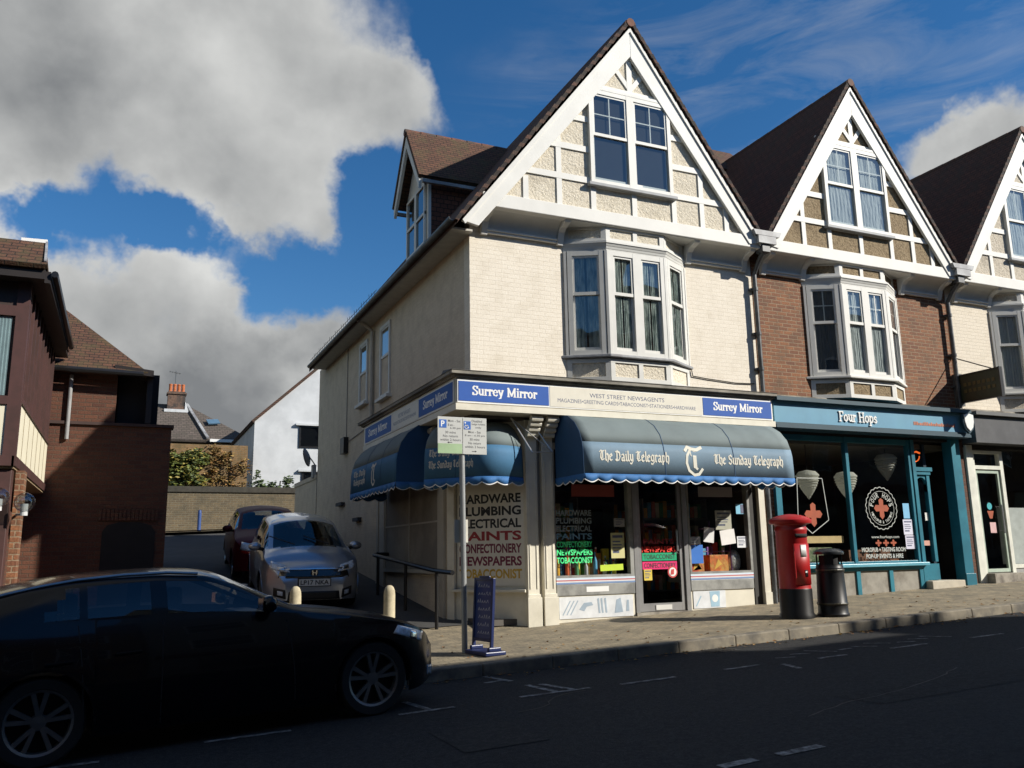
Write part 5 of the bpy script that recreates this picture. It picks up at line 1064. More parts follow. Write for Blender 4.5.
# ------------------------------------------------------------------ cars
RUB = mat('tyre_rubber', (.018,.018,.018), .8); ALLOY = mat('alloy_wheel', (.32,.33,.34), .3, metal=.85, var=.1); LAMPG = mat('headlamp_glass', (.62,.68,.75), .08, var=.3, scale=30, coat=1)
TRIM = mat('black_plastic_trim', (.012,.012,.012), .5); CHROME = mat('chrome', (.65,.66,.68), .12, metal=1, var=.02); SEATM = mat('seat_cloth', (.025,.025,.027), .9)
REDLAMP = mat('red_lamp', (.45,.01,.01), .15, coat=1); PLATEW = mat('plate_white3', (.72,.72,.68), .4, var=.03)
def car(name, label, loc, rot, S, paint, spokes=5):
    t = thing(name, label, 'car', loc, rot)
    def ip(key, x):
        p = S[key]; xs = [a for a, b in p]; ys = [b for a, b in p]
        return float(np.mean([np.interp(x+d, xs, ys) for d in (-.07,-.035,0,.035,.07)]))
    xr, xf, ax1, rw, ra = S['ends'][0], S['ends'][1], S['wb'], S['r'], S['ra']
    xs = list(np.arange(xr, xf, .03)); xs[-1] = xf
    for c in (0, ax1): xs += [c-ra, c+ra, c-ra*.995, c+ra*.995]
    xs += [e for w_ in S['glass'] for e in w_]; xs += list(S['ws'])+list(S['rs']); xs = sorted(set(round(x, 4) for x in xs))
    LT = [0,.1,.25,.42,.6,.76,.9]; GT = [0,.10,.35,.62,.88,1]; TT = [.10,.3,.55,.8,1]
    def section(x):
        W, zs, ze, zt, ye = ip('W',x), ip('belt',x), ip('ze',x), ip('zt',x), ip('ye',x); zb = ip('bot',x)
        for c in (0, ax1):
            if abs(x-c) < ra: zb = max(zb, rw+math.sqrt(max(0, ra*ra-(x-c)**2)))
        pf = lambda z: 1-(.13*max(0,(z-.60)/.45)**2)-(.05*max(0,(.48-z)/.32)**2)-.012*math.exp(-((z-S['crease'])/.05)**2)
        pts = [(W*pf(zb+(zs-zb)*q), zb+(zs-zb)*q) for q in LT]; yb = W*pf(zs)
        yee = min(ye, yb*.985)
        pts += [(yb+(yee-yb)*q+.022*math.sin(math.pi*q), zs+(ze-zs)*q) for q in GT]
        pts += [(yee*(1-q)**.9 if q < 1 else 0, ze+(zt-ze)*math.sin(q*math.pi/2)**.8) for q in TT]
        return pts
    SEC = [section(x) for x in xs]; n = len(SEC[0]); nl = len(LT)
    def half(x, z):                                    # half width of the skin at height z
        p = section(x); zz = [b for a, b in p]; 
        if z > zz[-1]: return -1
        return float(np.interp(z, zz, [a for a, b in p]))
    body, wsm, rsm = MB(), MB(), MB(); sides = {(s_, k): MB() for s_ in (1, -1) for k in range(len(S['glass']))}
    for sgn in (1, -1):
        for i in range(len(xs)-1):
            xm = (xs[i]+xs[i+1])/2
            for j in range(n-1):
                q = [SEC[i][j], SEC[i+1][j], SEC[i+1][j+1], SEC[i][j+1]]
                P = [(xs[i],sgn*q[0][0],q[0][1]),(xs[i+1],sgn*q[1][0],q[1][1]),(xs[i+1],sgn*q[2][0],q[2][1]),(xs[i],sgn*q[3][0],q[3][1])]
                tgt = body; g = (j-nl)
                if 1 <= g <= 3:
                    tm = (GT[g]+GT[g+1])/2
                    for k, (a, b) in enumerate(S['glass']):
                        a2 = a+S.get('slant',0)*tm if k == 0 else a
                        if a2 < xm < b and ip('ze',xm)-ip('belt',xm) > .07: tgt = sides[(sgn, k)]
                elif g >= 6 and S['ws'][0]+.0 < xm < S['ws'][1]-(.05 if g == 6 else 0): tgt = wsm
                elif g >= 6 and S['rs'][0] < xm < S['rs'][1]: tgt = rsm
                tgt.add(P if sgn < 0 else P[::-1], [(0,1,2,3)])
        for s, fl in ((SEC[0], 0), (SEC[-1], 1)):      # close the ends
            x = xs[0] if not fl else xs[-1]; body.add([(x,sgn*a,b) for a,b in s]+[(x,0,s[0][1])], [tuple(range(n+1)) if (sgn > 0) == bool(fl) else tuple(range(n+1))[::-1]])
    bo = body.build('body', paint, t, smooth=True, local=True)
    for mb, nm in [(q_, 'side_window') for q_ in sides.values()]+[(wsm,'windscreen'),(rsm,'rear_window')]:
        if mb.f: mb.build(nm, CARPANE, t, smooth=True, local=True)
    # underside, wells, cabin
    m = MB()
    m.box(xr+.25, -ra, -.70,.70,.20,.50); m.box(ra, ax1-ra, -.74,.74,.17,.42); m.box(ax1+ra, xf-.22, -.5,.5,.22,.55)
    m.box(-ra-.02, ra+.02, -.48,.48,.25,.62); m.box(ax1-ra-.02, ax1+ra+.02, -.48,.48,.25,.62); m.box(S['ws'][1]-.35, S['ws'][1]-.15, -.62,.62,.45,ip('belt',S['ws'][1]-.3)-.02)
    m.build('underbody', TRIM, t, local=True)
    for c in (0, ax1):
        for sgn in (1, -1):
            rows = []
            for k in range(17): a = math.pi*k/16; rows.append([(c+ra*math.cos(a), sgn*(ip('W',c)-.01), rw+ra*math.sin(a)), (c+ra*math.cos(a), sgn*.5, rw+ra*math.sin(a))])
            MB().grid(rows).build('wheel_arch_liner', TRIM, t, local=True)
            rows = []
            for k in range(25): a = -.15+(math.pi+.3)*k/24; zz = rw+ra*math.sin(a); x = c+ra*math.cos(a); yy = half(x, max(zz, .3))+.004; rows.append([(x,sgn*yy,zz),(c+(ra+.022)*math.cos(a),sgn*(yy-.002),rw+(ra+.022)*math.sin(a))])
            MB().grid(rows).build('wheel_arch_lip', paint, t, local=True, solid=.006)
    for x, y in S['seats']:
        for s in (1, -1):
            m = MB(); m.hexa([(x-.1,s*y-.24,.45),(x+.4,s*y-.24,.5),(x+.4,s*y+.24,.5),(x-.1,s*y+.24,.45),(x-.1,s*y-.22,.62),(x+.4,s*y-.22,.64),(x+.4,s*y+.22,.64),(x-.1,s*y+.22,.62)])
            m.hexa([(x-.16,s*y-.23,.6),(x,s*y-.23,.6),(x,s*y+.23,.6),(x-.16,s*y+.23,.6),(x-.28,s*y-.19,1.07),(x-.16,s*y-.19,1.07),(x-.16,s*y+.19,1.07),(x-.28,s*y+.19,1.07)])
            m.box(x-.28,x-.18,s*y-.12,s*y+.12,1.10,S['head']); m.build('seat', SEATM, t, local=True, bevel=.03)
    # wheels
    def wheel(c, sgn):
        yo = sgn*(ip('W',c)-.035)
        def Q(p): return [(c+a, yo+sgn*b, rw+h) for a, b, h in p]
        w = MB(); prof = [(rw*.70,-.20),(rw*.93,-.205),(rw*.99,-.18),(rw,-.14),(rw,-.06),(rw*.99,-.02),(rw*.93,.005),(rw*.74,.0),(rw*.70,-.02)]
        for (r1, h1), (r2, h2) in zip(prof, prof[1:]):
            w.add(Q([(r1*math.cos(a),h1,r1*math.sin(a)) for a in [2*math.pi*k/40 for k in range(40)]]+[(r2*math.cos(a),h2,r2*math.sin(a)) for a in [2*math.pi*k/40 for k in range(40)]]), [(k,(k+1)%40,40+(k+1)%40,40+k) for k in range(40)])
        wo = w.build('wheel', RUB, t, smooth=True, local=True)
        r = MB(); R0 = rw*.72
        for r1, h1, r2, h2 in ((R0*1.0,-.012,R0*1.0,-.15),(R0*1.01,-.004,R0*.93,-.012),(R0*.93,-.012,R0*.90,-.06),(.0,-.028,.055,-.032),(.055,-.032,.065,-.06)):
            r.add(Q([(r1*math.cos(a),h1,r1*math.sin(a)) for a in [2*math.pi*k/40 for k in range(40)]]+[(r2*math.cos(a),h2,r2*math.sin(a)) for a in [2*math.pi*k/40 for k in range(40)]]), [(k,(k+1)%40,40+(k+1)%40,40+k) for k in range(40)])
        for k in range(spokes):
            for d in ((-.16,.16) if S.get('twin') else (0,)):
                a = 2*math.pi*k/spokes+.3; a1 = a+d*.75; a2 = a+d*1.35; wd = .018 if S.get('twin') else .03
                p, q = Vector((math.cos(a1)*.05,0,math.sin(a1)*.05)), Vector((math.cos(a2)*R0*.96,0,math.sin(a2)*R0*.96)); dd = (q-p).normalized(); o = Vector((-dd.z,0,dd.x))*wd
                r.hexa(Q([(p.x-o.x,-.062,p.z-o.z),(q.x-o.x,-.04,q.z-o.z),(q.x+o.x,-.04,q.z+o.z),(p.x+o.x,-.062,p.z+o.z),(p.x-o.x*.8,-.03,p.z-o.z*.8),(q.x-o.x,-.014,q.z-o.z),(q.x+o.x,-.014,q.z+o.z),(p.x+o.x*.8,-.03,p.z+o.z*.8)]))
        r.build('rim', ALLOY, wo, local=True)
        d = MB(); ang = [2*math.pi*k/32 for k in range(32)]
        d.add(Q([(R0*.98*math.cos(a),-.10,R0*.98*math.sin(a)) for a in ang]), [tuple(range(32))]); d.build('wheel_shade_disc', mat('wheel_shadow_metal', (.03,.03,.032), .5, metal=.5), wo, local=True)  # dark disc filling the rim stands in for shade behind the spokes
    for c in (0, ax1):
        for s in (1, -1): wheel(c, s)
    # conformal trim on the nose and the flanks
    def nx(y, z):
        x = xf
        while x > xf-1.3 and half(x, z) < abs(y): x -= .03
        if x >= xf: return xf
        lo, hi = x, x+.03
        for _ in range(6):
            md = (lo+hi)/2
            if half(md, z) >= abs(y): lo = md
            else: hi = md
        return lo
    def npatch(quad, name, m, off=.008, par=None, nu=8, nv=4, th=.012, mirror=True):
        for sgn in ((1, -1) if mirror else (1,)):
            rows = []
            for i in range(nv+1):
                r = []
                for k in range(nu+1):
                    u, v = k/nu, i/nv; a = Vector(quad[0]).lerp(Vector(quad[1]), u); b = Vector(quad[3]).lerp(Vector(quad[2]), u); p = a.lerp(b, v)
                    r.append((nx(p.x, p.y)+off, sgn*p.x, p.y))
                rows.append(r)
            MB().grid(rows, flip=(sgn < 0)).build(name, m, par or t, smooth=True, local=True, solid=th)
    def spatch(quad, name, m, off=.006, par=None, nu=8, nv=4, th=.01):
        for sgn in (1, -1):
            rows = []
            for i in range(nv+1):
                r = []
                for k in range(nu+1):
                    u, v = k/nu, i/nv; a = Vector(quad[0]).lerp(Vector(quad[1]), u); b = Vector(quad[3]).lerp(Vector(quad[2]), u); p = a.lerp(b, v)
                    r.append((p.x, sgn*(half(p.x, p.y)+off), p.y))
                rows.append(r)
            MB().grid(rows).build(name, m, par or t, smooth=True, local=True, solid=th)
    def mirror_(x, z):
        for s in (1, -1):
            y = half(x, z); m = MB(); m.ball((x, s*(y+.14), z+.03), .1, 14, 8, (.75,1.15,.75)); mo = m.build('door_mirror', paint, t, smooth=True, local=True)
            MB().add([(x-.076,s*(y+.06),z-.02),(x-.076,s*(y+.22),z-.02),(x-.07,s*(y+.22),z+.08),(x-.07,s*(y+.06),z+.08)],[(0,1,2,3)]).build('mirror_face', CHROME, mo, local=True)
            MB().bar((x+.02,s*(y-.02),z-.02),(x+.02,s*(y+.08),z+.0),.06,.03,(1,0,0)).build('mirror_stalk', TRIM, mo, local=True)
    def handles(lst):
        for x, z in lst:
            for s in (1, -1):
                y = half(x, z); m = MB(); m.bar((x-.1,s*(y+.02),z),(x+.1,s*(y+.024),z+.006),.022,.016,(0,s,0)); m.build('door_handle', S.get('handle', paint), t, local=True, bevel=.005)
    def seams(lst):
        for x, z0, z1, lean in lst:
            for s in (1, -1):
                m = MB(); rows = []
                for k in range(9): z = z0+(z1-z0)*k/8; xx = x+lean*(k/8)**2; y = half(xx, z)+.002; rows.append([(xx-.004,s*y,z),(xx+.004,s*y,z)])
                m.grid(rows); m.build('door_seam', DARK, t, local=True)
    return t, npatch, spatch, mirror_, handles, seams, nx, half

# the near black estate, parked along the bay in front of the lane
BM = dict(ends=(-.98,3.52), wb=2.73, r=.335, ra=.375, crease=.80, twin=True, slant=.30, glass=[(-.06,.26),(.32,.80),(.93,1.84)], ws=(1.42,2.06), rs=(-.88,-.60), seats=[(.45,.36),(1.28,.36)], head=1.27,
 zt=[(-.98,.72),(-.95,.95),(-.85,1.13),(-.6,1.275),(-.35,1.345),(-.1,1.395),(.2,1.428),(.55,1.445),(.9,1.445),(1.25,1.42),(1.45,1.375),(2.1,1.045),(2.2,1.02),(2.6,.965),(3.0,.885),(3.28,.79),(3.44,.69),(3.52,.56)],
 ze=[(-.98,.66),(-.95,.90),(-.85,1.07),(-.6,1.205),(-.35,1.275),(-.1,1.325),(.2,1.36),(.55,1.375),(.9,1.375),(1.3,1.345),(1.95,1.035),(2.1,1.0),(2.6,.93),(3.0,.85),(3.28,.755),(3.44,.66),(3.52,.53)],
 belt=[(-.98,.61),(-.93,.83),(-.6,.99),(0,1.05),(.85,1.04),(1.7,1.01),(1.95,.995),(2.1,.97),(2.6,.905),(3.0,.825),(3.28,.73),(3.44,.63),(3.52,.50)],
 W=[(-.98,.62),(-.9,.77),(-.7,.85),(-.3,.895),(0,.91),(1.4,.90),(2.7,.91),(3.0,.88),(3.22,.80),(3.38,.66),(3.52,.42)],
 ye=[(-.98,.5),(-.8,.56),(-.5,.585),(.2,.605),(1.35,.60),(1.95,.735),(2.6,.74),(3.0,.69),(3.28,.58),(3.52,.3)], bot=[(-.98,.30),(-.6,.22),(-.3,.18),(2.6,.17),(3.2,.18),(3.52,.24)])
NAVY = mat('black_car_paint', (.0035,.004,.006), .22, var=.1, coat=.35, spec=.25)
a0 = np.radians(7.151); cx0, cy0 = -5.43+math.sin(-a0)*-1*.0, -4.80; n0 = Vector((-math.sin(a0), math.cos(a0)))*.86
ct, npt, spt, mir, hnd, seam, nx_, half_ = car('estate_car', 'black estate car parked across the lane mouth, twin-spoke alloy wheels', (-5.43+n0.x, -4.80+n0.y, zr(-5.43)+.005), (0, R(-1.95), a0), BM, NAVY)
mir(1.74, 1.06); hnd([(.12,.76),(.62,.79)]); seam([(.30,.25,1.03,-.05),(.87,.22,1.03,.02),(1.98,.25,.93,-.06)])
spt([(2.93,.725),(3.27,.615),(3.31,.70),(2.99,.795)], 'headlight', LAMPG, .006); spt([(3.12,.665),(3.2,.64),(3.21,.71),(3.13,.735)], 'headlight_lens', CHROME, .012)
npt([(.05,.52),(.26,.52),(.28,.70),(.06,.70)], 'kidney_grille', CHROME, .008); npt([(.07,.54),(.245,.54),(.26,.685),(.08,.685)], 'grille_mesh', TRIM, .016)
npt([(-.4,.24),(.4,.24),(.4,.36),(-.4,.36)], 'lower_intake', TRIM, .006, mirror=False); npt([(.46,.25),(.62,.27),(.62,.36),(.46,.34)], 'fog_light', LAMPG, .01)
npt([(-.26,.39),(.26,.39),(.26,.50),(-.26,.50)], 'number_plate', PLATEW, .014, mirror=False)
spt([(-.55,1.40),(1.2,1.40),(1.2,1.42),(-.55,1.42)], 'window_trim', TRIM, .0) if False else None
for s in (1, -1):                                      # roof rails
    m = MB(); m.tube([(x, s*.585, z) for x, z in ((-.5,1.245),(-.25,1.305),(0,1.35),(.25,1.382),(.6,1.402),(.95,1.402),(1.2,1.38))], .014, 8); m.build('roof_rail', mat('satin_rail', (.40,.41,.42), .3, metal=.9), ct, local=True)
MB().bar((1.72,.0,1.19),(1.74,.0,1.24),.22,.02,(1,0,0)).build('rear_view_mirror', mat('mirror_pale', (.5,.5,.48), .3), ct, local=True)
# silver hatchback nose-on in the lane
HO = dict(ends=(-.68,3.33), wb=2.53, r=.30, ra=.345, crease=.74, slant=0, glass=[(-.1,.45),(.5,1.15),(1.22,1.95),(2.02,2.28)], ws=(1.62,2.50), rs=(-.58,-.30), seats=[(.35,.36),(1.2,.36)], head=1.32,
 zt=[(-.68,.75),(-.62,1.1),(-.45,1.38),(-.1,1.49),(.6,1.525),(1.3,1.505),(1.65,1.445),(2.45,1.075),(2.6,1.03),(2.9,.965),(3.1,.88),(3.22,.78),(3.30,.66),(3.33,.52)],
 ze=[(-.68,.68),(-.62,1.0),(-.45,1.26),(-.1,1.385),(.6,1.43),(1.5,1.385),(2.42,1.0),(2.6,.975),(2.9,.91),(3.1,.83),(3.22,.735),(3.30,.62),(3.33,.48)],
 belt=[(-.68,.62),(-.6,.88),(0,.99),(1.3,.95),(2.3,.93),(2.6,.91),(2.9,.86),(3.1,.78),(3.22,.69),(3.30,.58),(3.33,.44)],
 W=[(-.68,.6),(-.5,.78),(0,.84),(2.5,.85),(2.85,.83),(3.06,.76),(3.2,.65),(3.28,.55),(3.33,.45)],
 ye=[(-.68,.45),(-.4,.55),(0,.59),(1.5,.59),(2.42,.68),(2.6,.68),(3.1,.60),(3.33,.36)], bot=[(-.68,.32),(-.3,.2),(2.2,.18),(3.0,.19),(3.33,.24)])
SILV = mat('silver_car_paint', (.40,.44,.51), .28, metal=.7, var=.06, coat=.8)
hx, hy = -1.94, 2.40
yaw = R(-90-3); fx, fy = math.cos(yaw), math.sin(yaw)
ct, npt, spt, mir, hnd, seam, nx_, half_ = car('hatchback_car', 'silver hatchback facing the street, front number plate showing', (hx-fx*3.33, hy-fy*3.33, zg(hx-fx*3.33, hy-fy*3.33)+.014), (0, math.atan(.112)*1.0, yaw), HO, SILV)
mir(2.12, .99); hnd([(.55,.85),(1.3,.85)]); seam([(.48,.3,.95,-.05),(1.18,.22,.93,0),(2.15,.25,.9,0)])
npt([(-.60,.60),(.60,.60),(.56,.755),(-.56,.755)], 'grille', mat('gloss_black_trim', (.008,.008,.009), .15, coat=.6), .008, mirror=False); npt([(-.54,.735),(.54,.735),(.52,.758),(-.52,.758)], 'grille_chrome_bar', CHROME, .018, mirror=False)
npt([(.40,.69),(.72,.74),(.70,.86),(.46,.80)], 'headlight', LAMPG, .010); npt([(.48,.715),(.60,.735),(.60,.80),(.50,.785)], 'headlight_lens', CHROME, .018)
npt([(.46,.26),(.66,.30),(.66,.44),(.48,.41)], 'fog_light_surround', TRIM, .008); npt([(.52,.31),(.60,.32),(.60,.39),(.52,.38)], 'fog_light', LAMPG, .018)
npt([(-.44,.24),(.44,.24),(.42,.38),(-.42,.38)], 'lower_intake', TRIM, .006, mirror=False)
xp = nx_(.2,.50)+.03
npt([(-.28,.46),(.28,.46),(.28,.60),(-.28,.60)], 'plate_mount', TRIM, .006, mirror=False)
pl = MB().box(xp-.008,xp+.004,-.26,.26,.475,.588).build('number_plate', PLATEW, ct, local=True)
class LF_:
    pass
NF = Fr((xp+.0045,0,.475), (0,1,0)); q = text_mb('LP17 NKA', NF, -.235, .235, .018, .095, .001, .02); q.build('plate_lettering', LB, pl, local=True)
xe = nx_(0,.68)+.03; m = MB(); m.cyl((xe-.01,0,.685),(xe+.004,0,.685),.062,20); eb = m.build('front_emblem', TRIM, ct, local=True)
m = MB(); EF = Fr((xe+.005,0,.685), (0,1,0)); m.prism([(-.045,.04),(-.025,.04),(-.018,-.04),(-.034,-.04)],EF,0,.006); m.prism([(.045,.04),(.025,.04),(.018,-.04),(.034,-.04)],EF,0,.006); m.fbox(EF,-.024,.024,-.008,.008,0,.005); m.build('emblem_letter', CHROME, eb, local=True)
for s in (0.35,-.25): MB().bar((2.50,s,1.075),(2.22,s-.42,1.20),.018,.012,(.4,0,1),.006).build('wiper', TRIM, ct, local=True)
# dark red car behind it
RC = dict(HO); RC.update(ends=(-.7,3.35), wb=2.5, glass=[(-.05,.42),(.48,1.1),(1.17,1.95)], ws=(1.42,2.16), crease=.7,
 zt=[(-.7,.75),(-.64,1.08),(-.45,1.32),(-.1,1.42),(.6,1.455),(1.2,1.43),(1.45,1.38),(2.15,1.03),(2.3,1.005),(2.8,.94),(3.1,.86),(3.25,.76),(3.32,.64),(3.35,.52)],
 ze=[(-.7,.68),(-.64,.98),(-.45,1.22),(-.1,1.33),(.6,1.37),(1.3,1.33),(2.1,1.0),(2.3,.96),(2.8,.895),(3.1,.81),(3.25,.715),(3.32,.6),(3.35,.48)],
 belt=[(-.7,.62),(-.6,.88),(0,.97),(1.3,.95),(2.1,.94),(2.3,.92),(2.8,.85),(3.1,.76),(3.25,.67),(3.32,.56),(3.35,.44)],
 ye=[(-.7,.45),(-.4,.55),(0,.58),(1.3,.585),(2.1,.69),(2.4,.69),(3.1,.61),(3.35,.36)])
hx, hy = -1.98, 6.35; yaw = R(-90-2); fx, fy = math.cos(yaw), math.sin(yaw)
ct, npt, spt, mir, hnd, seam, nx_, half_ = car('hatchback_car', 'dark red hatchback, second in the lane behind the silver one', (hx-fx*3.35, hy-fy*3.35, zg(hx-fx*3.35, hy-fy*3.35)+.014), (0, math.atan(.112), yaw), RC, mat('dark_red_car_paint', (.12,.008,.012), .5, var=.1, coat=.0, spec=.2))
mir(1.9, .98); hnd([(.5,.83),(1.25,.83)]); seam([(.45,.3,.93,-.05),(1.14,.22,.93,0),(2.05,.25,.9,0)])
npt([(.42,.64),(.72,.66),(.68,.82),(.46,.78)], 'headlight', LAMPG, .010); npt([(.5,.58),(.70,.60),(.70,.645),(.5,.63)], 'indicator', REDLAMP, .012)
npt([(-.36,.62),(.36,.62),(.36,.74),(-.36,.74)], 'grille', TRIM, .008, mirror=False); npt([(-.5,.26),(.5,.26),(.48,.40),(-.48,.40)], 'lower_intake', TRIM, .006, mirror=False)
xp = nx_(.2,.50)+.02; MB().box(xp-.008,xp+.004,-.26,.26,.455,.565).build('number_plate', PLATEW, ct, local=True)

# ------------------------------------------------------------------ left side of the lane: the brick building with the timber oriel
BROWN = mat('brown_timber', (.060,.036,.030), .6, var=.15, scale=5, c2=(.045,.028,.024)); MAROON = mat('maroon_timber', (.075,.032,.028), .6, var=.1, c2=(.055,.026,.022))
CREAMP = mat('cream_panel', (.72,.67,.52), .6, var=.05, scale=3)
LBd = thing('oriel_building', 'brown brick building with a timber oriel jutting over cream panels, left of the lane', 'building', (-7,3,0))
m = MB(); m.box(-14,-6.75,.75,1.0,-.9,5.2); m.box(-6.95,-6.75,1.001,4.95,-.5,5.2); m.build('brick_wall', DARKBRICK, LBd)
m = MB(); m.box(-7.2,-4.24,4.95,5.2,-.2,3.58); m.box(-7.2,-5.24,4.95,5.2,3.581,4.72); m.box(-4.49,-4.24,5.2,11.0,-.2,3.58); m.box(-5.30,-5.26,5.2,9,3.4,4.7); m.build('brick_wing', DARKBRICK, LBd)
m = MB(); m.box(-5.32,-4.42,4.93,4.949,.3,1.62); m.prism([(-5.32,1.62),(-4.42,1.62),(-4.5,1.74),(-4.7,1.80),(-5.04,1.80),(-5.24,1.74)], front(4.949), 0, .019); m.build('dark_doorway', DARK, LBd)
m = MB()
for i in range(15): u = -5.40+i*.069; m.box(u,u+.056,4.915,4.949,1.83,2.05)
m.build('soldier_arch', DARKBRICK, LBd)
MB().box(-7.2,-4.2,4.90,5.25,3.585,3.64).add([],[]).build('wall_coping', mat('dark_coping', (.06,.035,.03), .8), LBd)
m = MB(); m.box(-5.22,-4.50,5.24,8.8,3.66,4.66); m.build('eave_shade_box', mat('eave_shade_dark', (.012,.010,.010), .8), LBd)  # solid dark box stands in for the shade under the eaves
m = MB(); m.hexa([(-5.3,4.75,4.60),(-4.62,4.70,4.52),(-4.62,9,4.52),(-5.3,9,4.6),(-5.3,4.75,4.72),(-4.62,4.70,4.64),(-4.62,9,4.64),(-5.3,9,4.72)]); m.box(-4.72,-4.62,4.9,9,3.65,4.52); m.build('eave_fascia', mat('dark_stained_timber', (.018,.013,.012), .6), LBd)
m = MB(); m.add([(-7.6,4.70,4.66),(-4.72,4.70,4.60),(-6.6,7.15,6.50),(-7.6,7.15,6.50),(-4.72,9.6,4.60),(-7.6,9.6,4.66)],[(0,1,2,3),(1,4,2),(4,5,3,2)]); m.build('wing_roof', TILE_Y, LBd, solid=.10)
MB().tube([(-7.2,4.64,4.58),(-4.8,4.64,4.54)],.055,8).build('wing_gutter', BLACK, LBd)
MB().cyl((-6.02,4.90,3.3),(-6.02,4.90,4.5),.035,10).build('soil_pipe', mat('pale_pipe', (.3,.3,.3), .5), LBd)
# oriel: front and lane faces
X1, Y0, Y1 = -6.30, .10, 4.85; OF = front(Y0); OL = Fr((X1,Y0,0),(0,1,0))
m = MB(); m.box(-9.5,X1-.03,Y0+.03,Y1,2.36,4.86); orl = m.build('oriel', BROWN, LBd)
m = MB(); m.box(-9.5,-6.44,Y0+.01,Y0+.029,2.46,3.13); m.box(X1-.029,X1-.01,Y0+.14,Y1-.04,2.46,3.18); m.build('cream_panel', CREAMP, orl)
m = MB()
for k in range(7): y = Y0+.14+.68*k*.97; m.box(X1-.011,X1-.005,y,y+.02,2.46,3.18)
m.build('panel_joint', mat('panel_joint_brown', (.2,.16,.1), .7), orl)
m = MB(); m.box(-9.5,X1,Y0-.02,Y0+.028,2.33,2.46); m.box(X1-.028,X1+.02,Y0-.02,Y1,2.33,2.46); m.box(-6.44,X1+.01,Y0-.01,Y0+.14,2.461,4.8); m.box(-9.5,-6.44,Y0-.015,Y0+.028,3.13,3.24); m.box(X1-.028,X1+.015,Y0+.14,Y1,3.18,3.25); m.box(-9.5,-6.44,Y0-.015,Y0+.028,4.32,4.46)
for k in range(11): y = Y0+.2+.42*k; m.box(X1-.029,X1+.012,y,y+.07,3.251,4.8)
m.build('oriel_framing', MAROON, orl)
MB().add([(-8.2,Y0+.012,3.24),(-6.44,Y0+.012,3.24),(-6.44,Y0+.012,4.32),(-8.2,Y0+.012,4.32)],[(0,1,2,3)]).build('oriel_window_pane', PANE, orl)
m = MB(); m.box(-6.67,-6.65,Y0-.005,Y0+.011,3.24,4.32); m.box(-7.3,-7.25,Y0-.005,Y0+.011,3.24,4.32); m.build('glazing_bar', MAROON, orl)
rows = [[(-6.64+.16*i/12, Y0+.022-.003*math.sin(i*2.1), z) for i in range(13)] for z in (3.25,4.31)]
MB().grid(rows).build('oriel_curtain', mat('pale_blue_curtain', (.35,.45,.48), .9), orl)
m = MB(); m.box(-9.5,-6.1,Y0-.24,Y1,4.80,4.87); m.box(-6.12,-6.05,Y0-.26,3.9,4.74,4.90); m.box(-9.5,-6.12,Y0-.27,Y0-.22,4.79,4.92); m.build('oriel_eaves', mat('dark_stained_timber', (0,0,0)), LBd)
m = MB(); m.grid([[(-9.5,Y0-.32,4.92),(-6.10,Y0-.32,4.92)],[(-9.5,Y0+.32,5.43),(-6.20,Y0+.32,5.43)]],flip=True); m.grid([[(-9.5,Y0+.32,5.43),(-6.20,Y0+.32,5.43)],[(-9.5,1.1,4.95),(-6.15,1.1,4.95)]],flip=True); m.build('oriel_roof', TILE_Y, LBd, solid=.06)
m = MB(); m.grid([[(-6.05,.9,4.91),(-6.05,4.6,4.91)],[(-9.4,.9,6.4),(-9.4,4.6,6.4)]]); m.build('oriel_main_roof', TILE_X, LBd, solid=.06)
m = MB(); m.bar((-6.13,Y0-.30,4.99),(-6.19,Y0+.30,5.46),.09,.03,(1,0,0),-.01); m.build('verge_lead', LEAD, LBd); MB().bar((-6.5,Y0+.32,5.46),(-6.18,Y0+.32,5.47),.12,.05,(0,-1,0),-.02).build('ridge_lead', LETWHITE, LBd)
MB().tube([(-6.0,Y0-.3,4.86),(-6.0,3.9,4.80)],.045,8).build('oriel_gutter', BLACK, LBd)
m = MB(); m.box(-9.5,X1,Y0+.02,Y1,2.30,2.35); m.build('oriel_soffit', mat('tan_soffit', (.30,.22,.13), .8), LBd)
m = MB(); m.box(-6.70,-6.32,.16,.4,-.6,2.3); m.build('timber_post', MAROON, LBd, bevel=.01)
m = MB(); m.box(-6.30,-6.20,.42,.75,-.5,2.3); m.build('brick_pier', REDBRICK, LBd)
MB().box(-7.35,-6.7,.8,.96,-.4,1.9).add([],[]).build('side_door', DARK, LBd)
for (x, y, z, lab) in ((-6.42,.02,1.92,'left clear globe lamp on a bracket under the oriel'),(-6.13,.04,1.86,'right clear globe lamp on a bracket under the oriel')):
    t = thing('globe_lamp', lab, 'lamp', (x,y,z), group='globe lamps under the oriel'); MB().ball((x,y,z),.125,20,14).build('globe', glass('globe_glass', (.75,.78,.78), 1.6, .12), t, smooth=True)
    MB().cyl((x,y,z-.17),(x,y,z-.02),.045,14).build('lamp_holder', mat('pale_lamp_holder', (.55,.56,.56), .4), t); MB().tube([(x,y,z-.15),(x-.12,y+.06,z-.15),(x-.2,.2,z-.15)] if x < -6.3 else [(x,y,z-.15),(x-.1,y+.2,z-.15),(x-.12,.42,z-.15)],.016,8).build('bracket', mat('pale_lamp_holder', (0,0,0)), t)

